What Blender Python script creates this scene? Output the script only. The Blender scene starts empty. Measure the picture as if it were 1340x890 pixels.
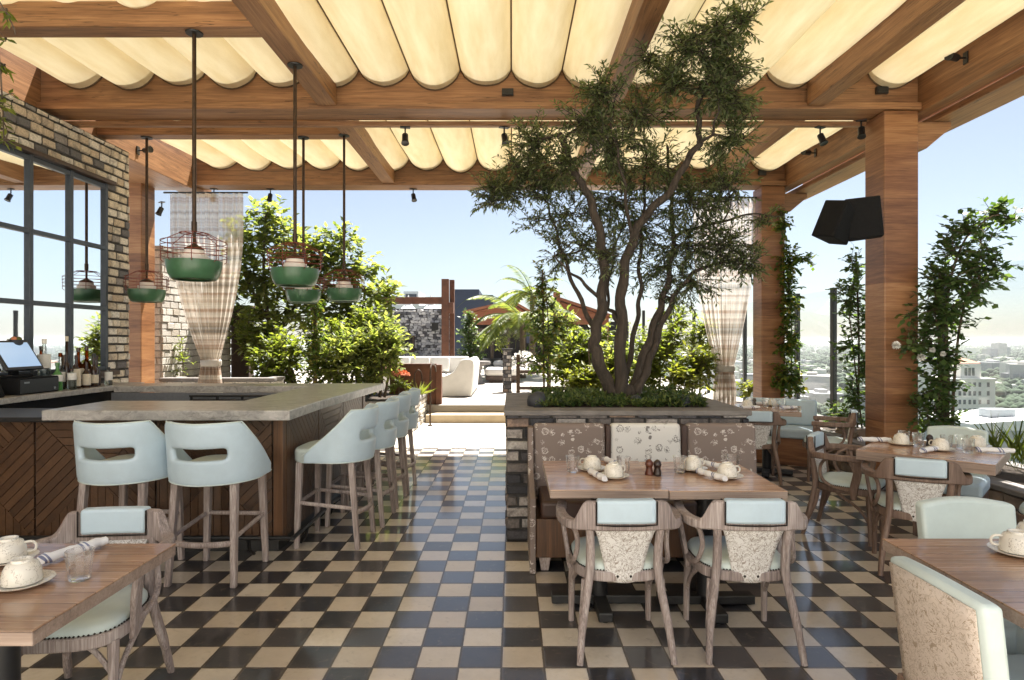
import bpy, bmesh, math, random
from mathutils import Vector, Matrix, noise
S = bpy.context.scene
COL = S.collection
R = math.radians
F, CX, CY, H = 810.0, 670.0, 445.0, 1.55      # survey of the photograph: focal length in its pixels, centre, eye height
rnd = random.Random(7)

def P(px, py, d):
    return Vector(((px - CX) * d / F, d, H - (py - CY) * d / F))

# ------------------------------------------------------------------ mesh builder
class MB:
    def __init__(s):
        s.v = []; s.f = []; s.m = []; s.uv = []
    def add(s, vs, fs, mi=0, M=None, uvs=None):
        b = len(s.v)
        s.v.extend([tuple(M @ Vector(p)) if M is not None else tuple(p) for p in vs])
        for k, f in enumerate(fs):
            s.f.append(tuple(b + i for i in f)); s.m.append(mi)
            s.uv.append([uvs[i] for i in f] if uvs else None)
        return s
    def box(s, x0, x1, y0, y1, z0, z1, mi=0, M=None):
        vs = [(x0,y0,z0),(x1,y0,z0),(x1,y1,z0),(x0,y1,z0),(x0,y0,z1),(x1,y0,z1),(x1,y1,z1),(x0,y1,z1)]
        return s.add(vs, [(0,3,2,1),(4,5,6,7),(0,1,5,4),(1,2,6,5),(2,3,7,6),(3,0,4,7)], mi, M)
    def hexa(s, vs, mi=0, M=None):          # eight corners, bottom ring then top ring
        return s.add(vs, [(0,3,2,1),(4,5,6,7),(0,1,5,4),(1,2,6,5),(2,3,7,6),(3,0,4,7)], mi, M)
    def tube(s, pts, r, n=8, mi=0, M=None, caps=True, sx=1.0):
        pts = [Vector(p) for p in pts]; k = len(pts)
        rr = r if isinstance(r, (list, tuple)) else [r] * k
        t0 = (pts[1] - pts[0]).normalized()
        up = Vector((0,0,1)) if abs(t0.z) < .9 else Vector((0,1,0))
        u = (up - t0 * up.dot(t0)).normalized()
        vs = []
        for i in range(k):
            t = (pts[min(i+1,k-1)] - pts[max(i-1,0)]).normalized()
            u = (u - t * u.dot(t))
            u = u.normalized() if u.length > 1e-6 else t.orthogonal().normalized()
            w = t.cross(u)
            for j in range(n):
                a = 2 * math.pi * (j + .5) / n
                vs.append(pts[i] + u * (math.cos(a) * rr[i]) + w * (math.sin(a) * rr[i] * sx))
        fs = [(i*n+j, i*n+(j+1) % n, (i+1)*n+(j+1) % n, (i+1)*n+j) for i in range(k-1) for j in range(n)]
        if caps:
            fs += [tuple(range(n-1,-1,-1)), tuple((k-1)*n + j for j in range(n))]
        return s.add(vs, fs, mi, M)
    def lathe(s, prof, n=20, mi=0, M=None, cap=True):
        vs = [(r*math.cos(2*math.pi*j/n), r*math.sin(2*math.pi*j/n), z) for r, z in prof for j in range(n)]
        k = len(prof)
        fs = [(i*n+j, i*n+(j+1) % n, (i+1)*n+(j+1) % n, (i+1)*n+j) for i in range(k-1) for j in range(n)]
        if cap:
            fs += [tuple(range(n-1,-1,-1)), tuple((k-1)*n + j for j in range(n))]
        return s.add(vs, fs, mi, M)
    def prism(s, poly, d0, d1, plane='XZ', mi=0, M=None):   # polygon counter-clockwise in the plane, extruded
        k = len(poly)
        def q(a, b, d):
            return {'XZ': (a, d, b), 'XY': (a, b, d), 'YZ': (d, a, b)}[plane]
        vs = [q(a, b, d0) for a, b in poly] + [q(a, b, d1) for a, b in poly]
        fs = [tuple(range(k)), tuple(range(2*k-1, k-1, -1))] + [(i, k+i, k+(i+1) % k, (i+1) % k) for i in range(k)]
        return s.add(vs, fs, mi, M)
    def grid(s, fn, nu, nv, mi=0, M=None, skip=None, closed=False):
        vs, uvs = [], []
        for j in range(nv+1):
            for i in range(nu+1):
                vs.append(fn(i/nu, j/nv)); uvs.append((i/nu, j/nv))
        fs = []
        for j in range(nv):
            for i in range(nu):
                if skip and skip(i, j): continue
                a = j*(nu+1)+i
                fs.append((a, a+1, a+nu+2, a+nu+1))
        return s.add(vs, fs, mi, M, uvs)
    def band(s, pts, z0, z1, t, mi=0, M=None, lean=0.0):    # upright band along a plan curve
        k = len(pts); vs = []
        for i in range(k):
            a = Vector(pts[max(i-1,0)]); b = Vector(pts[min(i+1,k-1)]); d = (b-a).normalized()
            nx, ny = -d.y, d.x
            x, y = pts[i]
            tt = (t[i] if isinstance(t, list) else t)/2
            l0, l1 = z0[i]*lean, z1[i]*lean
            vs += [(x+nx*tt, y+ny*tt-l0, z0[i]), (x-nx*tt, y-ny*tt-l0, z0[i]), (x-nx*tt, y-ny*tt-l1, z1[i]), (x+nx*tt, y+ny*tt-l1, z1[i])]
        fs = []
        for i in range(k-1):
            for j in range(4):
                fs.append((i*4+j, i*4+(j+1) % 4, (i+1)*4+(j+1) % 4, (i+1)*4+j))
        fs += [(3,2,1,0), tuple((k-1)*4+j for j in range(4))]
        return s.add(vs, fs, mi, M)
    def build(s, name, mat, parent=None, smooth=40, bevel=0, seg=2, sub=0, solid=0, loc=None, rotz=None, recalc=True):
        me = bpy.data.meshes.new(name)
        me.from_pydata(s.v, [], s.f)
        mats = mat if isinstance(mat, (list, tuple)) else [mat]
        for m in mats: me.materials.append(m)
        if len(mats) > 1: me.polygons.foreach_set('material_index', s.m)
        if any(u is not None for u in s.uv):
            lay = me.uv_layers.new(name='UVMap'); li = 0
            for f, u in zip(s.f, s.uv):
                for k in range(len(f)):
                    if u: lay.data[li].uv = u[k]
                    li += 1
        if recalc and len(s.f) < 30000:
            bm = bmesh.new(); bm.from_mesh(me); bmesh.ops.recalc_face_normals(bm, faces=bm.faces); bm.to_mesh(me); bm.free()
        if smooth:
            me.polygons.foreach_set('use_smooth', [True]*len(me.polygons))
            if smooth < 180: me.set_sharp_from_angle(angle=R(smooth))
        me.update()
        o = bpy.data.objects.new(name, me); COL.objects.link(o)
        if parent is not None: o.parent = parent
        if loc is not None: o.location = loc
        if rotz is not None: o.rotation_euler.z = rotz
        if solid:
            md = o.modifiers.new('thick', 'SOLIDIFY'); md.thickness = solid; md.offset = 0
        if sub:
            md = o.modifiers.new('sub', 'SUBSURF'); md.levels = sub; md.render_levels = sub
        if bevel:
            md = o.modifiers.new('bevel', 'BEVEL'); md.width = bevel; md.segments = seg; md.limit_method = 'ANGLE'; md.angle_limit = R(35)
        return o

def spline(pts, n=6):
    pts = [Vector(p) for p in pts]; out = []
    k = len(pts)
    for i in range(k-1):
        p0, p1, p2, p3 = pts[max(i-1,0)], pts[i], pts[i+1], pts[min(i+2,k-1)]
        for j in range(n):
            t = j/n
            out.append(.5*((2*p1)+(p2-p0)*t+(2*p0-5*p1+4*p2-p3)*t*t+(3*p1-p0-3*p2+p3)*t**3))
    out.append(pts[-1]); return out

def lerps(vals, n=6):
    out = []
    for i in range(len(vals)-1):
        for j in range(n): out.append(vals[i]+(vals[i+1]-vals[i])*j/n)
    out.append(vals[-1]); return out

def tag(o, label=None, cat=None, group=None, kind=None):
    if label: o['label'] = label
    if cat: o['category'] = cat
    if group: o['group'] = group
    if kind: o['kind'] = kind
    return o
def thing(name, label, cat, loc=(0,0,0), rotz=0, group=None):
    o = bpy.data.objects.new(name, None); COL.objects.link(o)
    o.empty_display_size = .1
    o.location = loc; o.rotation_euler = (0,0,rotz)
    return tag(o, label, cat, group)
def dup(o, loc=None, rotz=None, label=None, group=None, parent=None):
    c = o.copy(); COL.objects.link(c)
    if parent is not None: c.parent = parent
    if loc is not None: c.location = loc
    if rotz is not None: c.rotation_euler = (0,0,rotz)
    if label: c['label'] = label
    if group: c['group'] = group
    for ch in [x for x in bpy.data.objects if x.parent == o]:
        dup(ch, parent=c)
    return c
def face(fx, fy):           # rotation that turns local +Y to the given direction
    return math.atan2(-fx, fy)
def T(x=0, y=0, z=0): return Matrix.Translation((x, y, z))
def RZ(a): return Matrix.Rotation(a, 4, 'Z')
def RX(a): return Matrix.Rotation(a, 4, 'X')
def RY(a): return Matrix.Rotation(a, 4, 'Y')
# ------------------------------------------------------------------ materials
class NT:
    def __init__(s, name):
        s.m = bpy.data.materials.new(name); s.m.use_nodes = True
        s.t = s.m.node_tree; s.b = s.t.nodes['Principled BSDF']; s.out = s.t.nodes['Material Output']
        s.tc = None
    def n(s, typ, ins=None, **kw):
        x = s.t.nodes.new(typ)
        for k, v in kw.items(): setattr(x, k, v)
        for k, v in (ins or {}).items(): s.put(x.inputs[k], v)
        return x
    def put(s, sock, v):
        if isinstance(v, bpy.types.NodeSocket): s.t.links.new(v, sock)
        else: sock.default_value = v
    def co(s, which='Object'):
        if s.tc is None: s.tc = s.n('ShaderNodeTexCoord')
        return s.tc.outputs[which]
    def math(s, op, a, b=0.0, c=None):
        x = s.n('ShaderNodeMath', {0: a, 1: b}, operation=op)
        if c is not None: s.put(x.inputs[2], c)
        return x.outputs[0]
    def map(s, vec, scale=(1,1,1), loc=(0,0,0), rot=(0,0,0)):
        return s.n('ShaderNodeMapping', {'Vector': vec, 'Scale': scale, 'Location': loc, 'Rotation': rot}).outputs[0]
    def noise(s, vec, scale=5, detail=4, rough=.55, dist=0, out='Fac'):
        return s.n('ShaderNodeTexNoise', {'Vector': vec, 'Scale': scale, 'Detail': detail, 'Roughness': rough, 'Distortion': dist}).outputs[out]
    def ramp(s, fac, stops, interp='LINEAR'):
        x = s.n('ShaderNodeValToRGB', {'Fac': fac}); cr = x.color_ramp; cr.interpolation = interp
        while len(cr.elements) < len(stops): cr.elements.new(.5)
        for e, (p, c) in zip(cr.elements, stops):
            e.position = p; e.color = (*c, 1) if len(c) == 3 else c
        return x.outputs['Color']
    def mix(s, fac, a, b, mode='MIX'):
        x = s.n('ShaderNodeMix', data_type='RGBA', blend_type=mode)
        s.put(x.inputs['Factor'], fac); s.put(x.inputs[6], a if not isinstance(a, tuple) or len(a) == 4 else (*a, 1)); s.put(x.inputs[7], b if not isinstance(b, tuple) or len(b) == 4 else (*b, 1))
        return x.outputs[2]
    def bump(s, h, strength=.3, dist=.01):
        x = s.n('ShaderNodeBump', {'Height': h, 'Strength': strength, 'Distance': dist}); s.put(s.b.inputs['Normal'], x.outputs[0])
    def island(s): return s.n('ShaderNodeNewGeometry').outputs['Random Per Island']
    def objrand(s): return s.n('ShaderNodeObjectInfo').outputs['Random']
    def set(s, **kw):
        for k, v in kw.items():
            k = {'color': 'Base Color', 'rough': 'Roughness', 'metal': 'Metallic', 'spec': 'Specular IOR Level', 'trans': 'Transmission Weight', 'coat': 'Coat Weight', 'sheen': 'Sheen Weight'}.get(k, k)
            if isinstance(v, tuple) and len(v) == 3: v = (*v, 1)
            s.put(s.b.inputs[k], v)
        return s
    def sep(s, vec):
        x = s.n('ShaderNodeSeparateXYZ', {0: vec}); return x.outputs
    def comb(s, x=0.0, y=0.0, z=0.0):
        return s.n('ShaderNodeCombineXYZ', {0: x, 1: y, 2: z}).outputs[0]

def plain(name, color, rough=.5, metal=0, var=.12, scale=12, bump=0, **kw):
    t = NT(name); c = t.co()
    f = t.noise(c, scale, 5)
    lo = tuple(max(0, x*(1-var)) for x in color); hi = tuple(min(1, x*(1+var)) for x in color)
    t.set(color=t.ramp(f, [(.3, lo), (.7, hi)]), rough=rough, metal=metal, **kw)
    if bump: t.bump(t.noise(c, scale*6, 6), bump, .004)
    return t.m

def wood(name, cols, axis='X', sc=1.0, rough=.45, plank=0, paxis='Y', bump=.15, coat=0, streak=.55, checks=False):
    t = NT(name); c = t.co()
    st = {'X': (1, 14, 14), 'Y': (14, 1, 14), 'Z': (14, 14, 1)}[axis]
    oi = t.objrand()
    off = t.comb(t.math('MULTIPLY', oi, 37.0), t.math('MULTIPLY', oi, 17.0), t.math('MULTIPLY', oi, 53.0))
    v = t.n('ShaderNodeVectorMath', {0: c, 1: off}, operation='ADD').outputs[0]
    pr = None
    if plank:
        comp = t.sep(c)['XYZ'.index(paxis)]
        idx = t.math('FLOOR', t.math('DIVIDE', t.math('ADD', comp, 50.0), plank))
        wn = t.n('ShaderNodeTexWhiteNoise', {'W': t.math('ADD', idx, t.math('MULTIPLY', oi, 91.0))}, noise_dimensions='1D')
        pr = wn.outputs['Value']
        v = t.n('ShaderNodeVectorMath', {0: v, 1: wn.outputs['Color']}, operation='MULTIPLY_ADD')
        t.put(v.inputs[0], wn.outputs['Color']); v.inputs[1].default_value = (9, 9, 9)
        t.put(v.inputs[2], t.n('ShaderNodeVectorMath', {0: c, 1: off}, operation='ADD').outputs[0]); v = v.outputs[0]
    m1 = t.map(v, tuple(q*sc for q in st))
    m2 = t.map(v, tuple((q*4 if q > 1 else q*1.6)*sc for q in st))
    a = t.noise(m1, 1.0, 6, .6, .9); b = t.noise(m2, 1.6, 4, .6, .2)
    g = t.math('ADD', t.math('MULTIPLY', a, streak), t.math('MULTIPLY', b, 1-streak))
    if pr is not None: g = t.math('ADD', t.math('MULTIPLY', g, .8), t.math('MULTIPLY', pr, .22))
    g = t.math('ADD', g, t.math('MULTIPLY', t.math('SUBTRACT', oi, .5), .1))
    k = len(cols); col = t.ramp(g, [(.3 + .4*i/(k-1), cc) for i, cc in enumerate(cols)])
    h = b
    if checks:
        m3 = t.map(v, tuple((q*2.6 if q > 1 else .7)*sc for q in st)); cn = t.noise(m3, 1.0, 2, .5, .35)
        ck = t.math('MULTIPLY', t.math('LESS_THAN', t.math('ABSOLUTE', t.math('SUBTRACT', cn, .5)), .010), t.math('GREATER_THAN', t.noise(t.map(v, tuple(1.2 if q > 1 else .5 for q in st)), 1.0, 2), .5))
        col = t.mix(t.math('MULTIPLY', ck, .7), col, (.03, .016, .008)); h = t.math('SUBTRACT', b, ck)
        kn = t.n('ShaderNodeTexVoronoi', {'Vector': t.map(v, tuple(3.2 if q > 1 else 1.1 for q in st)), 'Scale': 1.0}).outputs['Distance']
        col = t.mix(t.ramp(kn, [(.02, (.75, .75, .75)), (.09, (0, 0, 0))]), col, (.06, .026, .012))
        big = t.noise(t.map(v, tuple(1.6 if q > 1 else .45 for q in st)), 1.0, 3)
        col = t.mix(.55, col, t.mix(1.0, col, t.ramp(big, [(.3, (.55, .52, .5)), (.7, (1.35, 1.3, 1.2))]), 'MULTIPLY'))
    if plank:
        comp = t.sep(c)['XYZ'.index(paxis)]
        fr = t.math('FRACT', t.math('DIVIDE', t.math('ADD', comp, 50.0), plank))
        e = t.math('GREATER_THAN', t.math('ABSOLUTE', t.math('SUBTRACT', fr, .5)), .5-.0018/plank)
        col = t.mix(t.math('MULTIPLY', e, .6), col, (.03, .02, .015))
    t.set(color=col, rough=t.math('ADD', rough-.08, t.math('MULTIPLY', b, .2)), coat=coat)
    t.bump(h, bump, .004)
    return t.m

def brick_mat(name, stops, mottle=.5, mcol=(.05, .045, .04), rough=.9):
    t = NT(name); c = t.co(); i = t.island()
    off = t.n('ShaderNodeVectorMath', {0: c, 1: t.comb(t.math('MULTIPLY', i, 40.0), t.math('MULTIPLY', i, 71.0), i)}, operation='ADD').outputs[0]
    base = t.ramp(i, stops, 'CONSTANT')
    n1 = t.noise(off, 9, 5, .65, .6); n2 = t.noise(off, 60, 4, .6)
    shade = t.ramp(n2, [(.25, (.62, .62, .62)), (.75, (1.2, 1.2, 1.2))])
    col = t.mix(1.0, base, shade, 'MULTIPLY')
    patch = t.ramp(n1, [(.50, (0, 0, 0)), (.62, (1, 1, 1))])
    pm = t.math('MULTIPLY', patch, mottle)
    col = t.mix(pm, col, mcol)
    t.set(color=col, rough=rough, spec=.2)
    t.bump(t.math('ADD', t.math('MULTIPLY', n1, .6), n2), .7, .008)
    return t.m

def leaf_mat(name, cols, trans=.45, rough=.45, tcol=None):
    t = NT(name); i = t.island()
    k = len(cols)
    col = t.ramp(i, [(j/(k-1) if k > 1 else 0, c) for j, c in enumerate(cols)])
    t.set(color=col, rough=rough, spec=.4)
    tr = t.n('ShaderNodeBsdfTranslucent')
    tm = t.mix(1.0, col, (*(tcol or (1.7, 1.65, .7)), 1), 'MULTIPLY')
    t.put(tr.inputs['Color'], tm)
    mx = t.n('ShaderNodeMixShader', {0: trans, 1: t.b.outputs[0], 2: tr.outputs[0]})
    t.put(t.out.inputs['Surface'], mx.outputs[0])
    return t.m

def fabric(name, col, rough=.8, var=.06, weave=900, bump=.12):
    t = NT(name); c = t.co()
    oi = t.objrand(); cc = t.n('ShaderNodeVectorMath', {0: c, 1: t.comb(t.math('MULTIPLY', oi, 31.0), t.math('MULTIPLY', oi, 17.0), oi)}, operation='ADD').outputs[0]
    f = t.noise(cc, 7, 6, .65); w = t.math('ADD', t.noise(c, weave, 2), t.math('MULTIPLY', t.noise(cc, 14, 3, .5, .8), 3.0))
    lo = tuple(x*(1-var) for x in col); hi = tuple(min(1, x*(1+var)) for x in col)
    t.set(color=t.ramp(f, [(.35, lo), (.65, hi)]), rough=rough, spec=.3)
    t.bump(w, bump, .002)
    return t.m

def toile(name, ground, ink, sc=1.0, amount=.55, line=.018):
    t = NT(name); c = t.co()
    warp = t.noise(c, 9*sc, 2, .5, 0, 'Color')
    v = t.n('ShaderNodeVectorMath', {0: warp, 1: (.09, .09, .09), 2: c}, operation='MULTIPLY_ADD').outputs[0]
    n = t.noise(v, 17*sc, 3, .5, 1.6)
    l1 = t.math('LESS_THAN', t.math('ABSOLUTE', t.math('SUBTRACT', n, .5)), line)
    n2 = t.noise(v, 34*sc, 3, .6, 1.0)
    l2 = t.math('LESS_THAN', t.math('ABSOLUTE', t.math('SUBTRACT', n2, .56)), line*1.1)
    blob = t.math('GREATER_THAN', t.noise(v, 26*sc, 2, .5, .4), .66)
    mask = t.math('GREATER_THAN', t.noise(c, 10*sc, 1), 1-amount)
    ink_f = t.math('MULTIPLY', t.math('MAXIMUM', t.math('MAXIMUM', l1, l2), t.math('MULTIPLY', blob, .8)), mask)
    ink_f = t.math('MULTIPLY', ink_f, .85)
    t.set(color=t.mix(ink_f, ground, ink), rough=.85, spec=.25)
    t.bump(t.noise(c, 700, 2), .12, .002)
    return t.m

def motif(name, ground, ink, cell=.066):
    # upholstery with small separate drawn motifs: rings, ticks and petals
    t = NT(name); c = t.co()
    warp = t.noise(c, 22, 2, .5, 0, 'Color')
    v = t.n('ShaderNodeVectorMath', {0: warp, 1: (.028, .028, .028), 2: c}, operation='MULTIPLY_ADD').outputs[0]
    s = t.sep(v); xz = t.comb(s[0], 0.0, s[2])
    vo = t.n('ShaderNodeTexVoronoi', {'Vector': xz, 'Scale': 1/cell, 'Randomness': .6})
    d = vo.outputs['Distance']
    cr_ = t.sep(vo.outputs['Color']); r0 = t.math('ADD', .14, t.math('MULTIPLY', cr_[0], .24))
    ring = t.math('LESS_THAN', t.math('ABSOLUTE', t.math('SUBTRACT', t.math('ADD', d, t.math('MULTIPLY', t.math('SUBTRACT', t.noise(c, 50, 2), .5), .12)), r0)), t.math('ADD', .018, t.math('MULTIPLY', cr_[1], .035)))
    ring = t.math('MULTIPLY', ring, t.math('GREATER_THAN', cr_[2], .28))
    arc = t.math('GREATER_THAN', t.noise(c, 40, 1), .30)
    n = t.noise(v, 40, 2, .5, 1.5)
    scrib = t.math('MULTIPLY', t.math('LESS_THAN', t.math('ABSOLUTE', t.math('SUBTRACT', n, .52)), .03), t.math('LESS_THAN', d, .42))
    vo2 = t.n('ShaderNodeTexVoronoi', {'Vector': t.map(xz, (1, 1, 2.2), (.03, 0, .05), (0, .6, 0)), 'Scale': .8/cell, 'Randomness': .9})
    fish = t.math('LESS_THAN', vo2.outputs['Distance'], .16)
    k = t.math('MAXIMUM', t.math('MAXIMUM', t.math('MULTIPLY', ring, arc), scrib), fish)
    t.set(color=t.mix(t.math('MULTIPLY', k, .9), ground, ink), rough=.8, spec=.25)
    t.bump(t.noise(c, 700, 2), .12, .002)
    return t.m

M = {}
def mk():
    pw = [(.10, .046, .020), (.20, .095, .042), (.30, .155, .072), (.42, .235, .115)]
    M['beam_x'] = wood('cedar_beam_along_x', pw, 'X', 1.2, .5, checks=True)
    M['beam_y'] = wood('cedar_beam_along_y', pw, 'Y', 1.2, .5, checks=True)
    M['column'] = column_mat()
    M['bar_wood'] = wood('bar_walnut_boards', [(.035, .016, .008), (.10, .046, .02), (.17, .08, .034)], 'Z', 1.2, .42, bump=.2)
    M['bar_island'] = board_mat()
    M['table'] = wood('limed_oak_table_top', [(.25, .14, .085), (.42, .255, .16), (.54, .36, .25)], 'X', 1.0, .23, .085, 'Y', .12, .25)
    M['table_edge'] = wood('limed_oak_table_edge', [(.16, .11, .085), (.30, .22, .175), (.42, .33, .27)], 'X', 1.4, .55)
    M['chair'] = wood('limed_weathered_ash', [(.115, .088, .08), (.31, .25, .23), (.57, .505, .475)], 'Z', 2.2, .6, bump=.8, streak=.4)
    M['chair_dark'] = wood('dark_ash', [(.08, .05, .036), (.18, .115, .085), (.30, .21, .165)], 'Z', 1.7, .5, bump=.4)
    M['blue'] = fabric('pale_blue_leather', (.48, .59, .665), .42, .045, 260, .05)
    M['blue_light'] = fabric('pale_sage_leather', (.56, .64, .62), .42, .05, 260, .05)
    M['toile'] = toile('sketch_print_linen', (.70, .68, .655), (.25, .20, .16), 1.6, .66, .017)
    M['toile_beige'] = toile('beige_sketch_print_linen', (.64, .55, .48), (.30, .225, .15), 1.5, .74, .012)
    M['motif_brown'] = motif('brown_drawn_print', (.21, .165, .145), (.60, .55, .51))
    M['motif_white'] = motif('white_drawn_print', (.66, .645, .62), (.14, .125, .12), .072)
    M['leather_brown'] = plain('dark_brown_leather', (.05, .024, .017), .45)
    M['black'] = plain('black_painted_steel', (.012, .012, .013), .42, 0, .2, 30)
    M['black_soft'] = plain('black_plastic', (.010, .010, .011), .8, 0, .2, 40, .1, spec=.15)
    M['bronze'] = plain('dark_bronze_pipe', (.05, .03, .018), .42, .6, .3, 30)
    M['steel_frame'] = plain('blue_grey_window_steel', (.045, .055, .07), .45, .2, .1, 20)
    M['mirror_pane'] = pane_mat()
    M['stone_counter'] = stone_mat()
    M['steel'] = plain('brushed_steel', (.30, .31, .32), .32, .9, .1, 60)
    M['well'] = plain('dark_steel_bar_well', (.16, .17, .19), .45, .3, .1, 40)
    M['glass'] = glass_mat('clear_glass', (1, 1, 1))
    M['rail_glass'] = rail_glass()
    M['ceramic'] = ceramic_mat()
    M['napkin'] = napkin_mat()
    M['mill_red'] = plain('dark_red_wood_mill', (.10, .028, .014), .3, 0, .2, 30)
    M['mill_black'] = plain('dark_brown_wood_mill', (.028, .014, .010), .3, 0, .2, 30)
    M['lamp_green'] = plain('green_enamel', (.048, .125, .062), .3, 0, .12, 20)
    M['lamp_cage'] = plain('rust_red_wire', (.17, .030, .018), .5, .1, .25, 40)
    M['lamp_white'] = fabric('opal_lamp_glass', (.72, .66, .64), .35, .03, 100, 0)
    M['cloth'] = canopy_mat()
    M['piping'] = plain('brown_cord', (.10, .06, .03), .9)
    M['brick_buff'] = brick_mat('buff_reclaimed_brick', [(0, (.15, .145, .15)), (.11, (.60, .51, .40)), (.34, (.69, .61, .50)), (.5, (.56, .46, .35)), (.63, (.72, .67, .60)), (.80, (.30, .275, .26)), (.85, (.69, .60, .48))], .5, (.14, .135, .14))
    M['brick_dark'] = brick_mat('charcoal_reclaimed_brick', [(0, (.055, .055, .062)), (.26, (.10, .095, .10)), (.44, (.17, .15, .14)), (.56, (.42, .38, .35)), (.72, (.31, .22, .17)), (.80, (.08, .077, .083)), (.87, (.46, .43, .40))], .5, (.05, .05, .055))
    M['brick_pale'] = brick_mat('pale_painted_brick', [(0, (.52, .48, .43)), (.4, (.62, .58, .52)), (.75, (.48, .42, .35)), (.9, (.66, .63, .58))], .25, (.32, .28, .23))
    M['mortar_dark'] = plain('dark_mortar', (.045, .042, .04), .95, 0, .25, 30, .4)
    M['mortar_mid'] = plain('grey_mortar', (.10, .09, .08), .95, 0, .25, 30, .4)
    M['mortar_pale'] = plain('pale_mortar', (.28, .26, .23), .95, 0, .2, 30, .4)
    M['slate_wall'] = brick_mat('grey_split_stone', [(0, (.12, .12, .13)), (.22, (.36, .36, .37)), (.45, (.52, .52, .53)), (.75, (.68, .67, .66))], .22, (.12, .12, .125))
    M['capstone'] = plain('grey_sandstone_cap', (.17, .155, .145), .75, 0, .25, 7, .3)
    M['soil'] = plain('dark_soil', (.035, .024, .016), 1, 0, .4, 30, .6)
    M['rock'] = plain('brown_garden_rock', (.20, .155, .12), .9, 0, .4, 8, .6)
    M['floor'] = floor_mat()
    M['paving'] = paving_mat('pale_bounce_paving', (.56, .51, .44), .6)  # only for the unseen sheet that reflects sun into the terrace
    M['patio_stone'] = paving_mat('warm_patio_stone', (.44, .40, .34), .6)
    M['deck_stone'] = paving_mat('pale_deck_paving', (.40, .365, .32), .9)
    M['step'] = plain('cream_stone_step', (.42, .34, .235), .8, 0, .12, 5, .2)
    M['corten'] = plain('weathered_corten_steel', (.105, .040, .020), .75, 0, .3, 6, .2)
    M['sofa'] = fabric('white_outdoor_canvas', (.60, .58, .545), .9, .04, 500, .1)
    M['dark_wood'] = plain('dark_stained_wood', (.05, .026, .016), .5, 0, .3, 14)
    M['bark_olive'] = bark_mat('grey_brown_bark', (.022, .017, .013), (.075, .056, .042))
    M['bark'] = bark_mat('brown_bark', (.06, .042, .028), (.16, .115, .075))
    M['leaf_olive'] = leaf_mat('willow_myrtle_leaf', [(.045, .07, .032), (.085, .12, .05), (.14, .175, .085), (.21, .225, .125)], .42)
    M['leaf_bright'] = leaf_mat('bright_tree_leaf', [(.075, .105, .038), (.12, .155, .054), (.175, .205, .074), (.23, .25, .10)], .66)
    M['leaf_lime'] = leaf_mat('lime_hedge_leaf', [(.075, .105, .022), (.12, .155, .034), (.18, .205, .055)], .6)
    M['leaf_dark'] = leaf_mat('glossy_climber_leaf', [(.04, .08, .026), (.075, .125, .04), (.125, .18, .06)], .42, .4)
    M['leaf_vine'] = leaf_mat('ivy_leaf', [(.03, .07, .012), (.06, .12, .02), (.12, .17, .03), (.20, .16, .03)], .4)
    M['leaf_yellow'] = leaf_mat('yellow_green_leaf', [(.08, .11, .02), (.13, .155, .03), (.19, .195, .045)], .5)
    M['leaf_cover'] = leaf_mat('groundcover_leaf', [(.025, .05, .02), (.05, .09, .028), (.10, .14, .045), (.17, .20, .06)], .35)
    M['leaf_palm'] = leaf_mat('palm_leaf', [(.07, .10, .025), (.12, .155, .038), (.19, .215, .065)], .5)
    M['petal_white'] = plain('white_petal', (.75, .74, .70), .7)
    M['petal_orange'] = plain('coral_flower', (.60, .22, .11), .8, 0, .3, 30)
    M['curtain'] = curtain_mat()
    M['rope'] = plain('linen_tie', (.38, .35, .31), .9)
    M['city'] = city_mat()
    M['tree_far'] = plain('distant_foliage', (.03, .052, .024), .95, 0, .4, .05)
    M['cream_wall'] = plain('cream_render', (.74, .71, .66), .9, 0, .06, .3)
    M['window_dark'] = plain('dark_window_glass', (.05, .06, .075), .25)
    M['tile_roof'] = plain('terracotta_tiles', (.36, .19, .13), .85, 0, .2, 1.0)
    M['white_roof'] = plain('white_membrane_roof', (.72, .72, .70), .8, 0, .05, .2)
    M['grey_wall'] = plain('grey_blue_cladding', (.36, .39, .41), .7, 0, .08, .3)
    M['navy'] = plain('navy_cladding', (.028, .036, .07), .6, 0, .15, .5)
    M['rust_roof'] = wood('red_cedar_boards', [(.13, .040, .018), (.21, .07, .03), (.27, .10, .045)], 'X', .4, .7)
    M['shade_in'] = plain('painted_interior_shade', (.022, .018, .016), .8)  # near-black colour stands in for shade inside openings
    M['pot'] = plain('charcoal_pot', (.035, .038, .045), .6)
    M['white_paint'] = plain('white_paint', (.78, .77, .74), .6, 0, .03)
    M['screen'] = screen_mat()
    M['amber'] = glass_mat('amber_glass', (.45, .16, .03))
    M['dark_bottle'] = plain('dark_brown_bottle', (.03, .012, .007), .12)
    M['green_glass'] = glass_mat('green_glass', (.25, .6, .3))
    M['clear_bottle'] = glass_mat('clear_bottle_glass', (.9, .95, .95))
    M['label_paper'] = plain('cream_paper_label', (.62, .56, .46), .8, 0, .1, 60)
    M['label_white'] = plain('white_paper_label', (.75, .74, .72), .8, 0, .05, 60)
    M['lime_liquor'] = plain('green_bottle_body', (.06, .20, .05), .12)
    M['nail'] = plain('dark_nailheads', (.02, .014, .011), .4, .5, .2, 200)
    M['stool_dark'] = M['chair']

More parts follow.
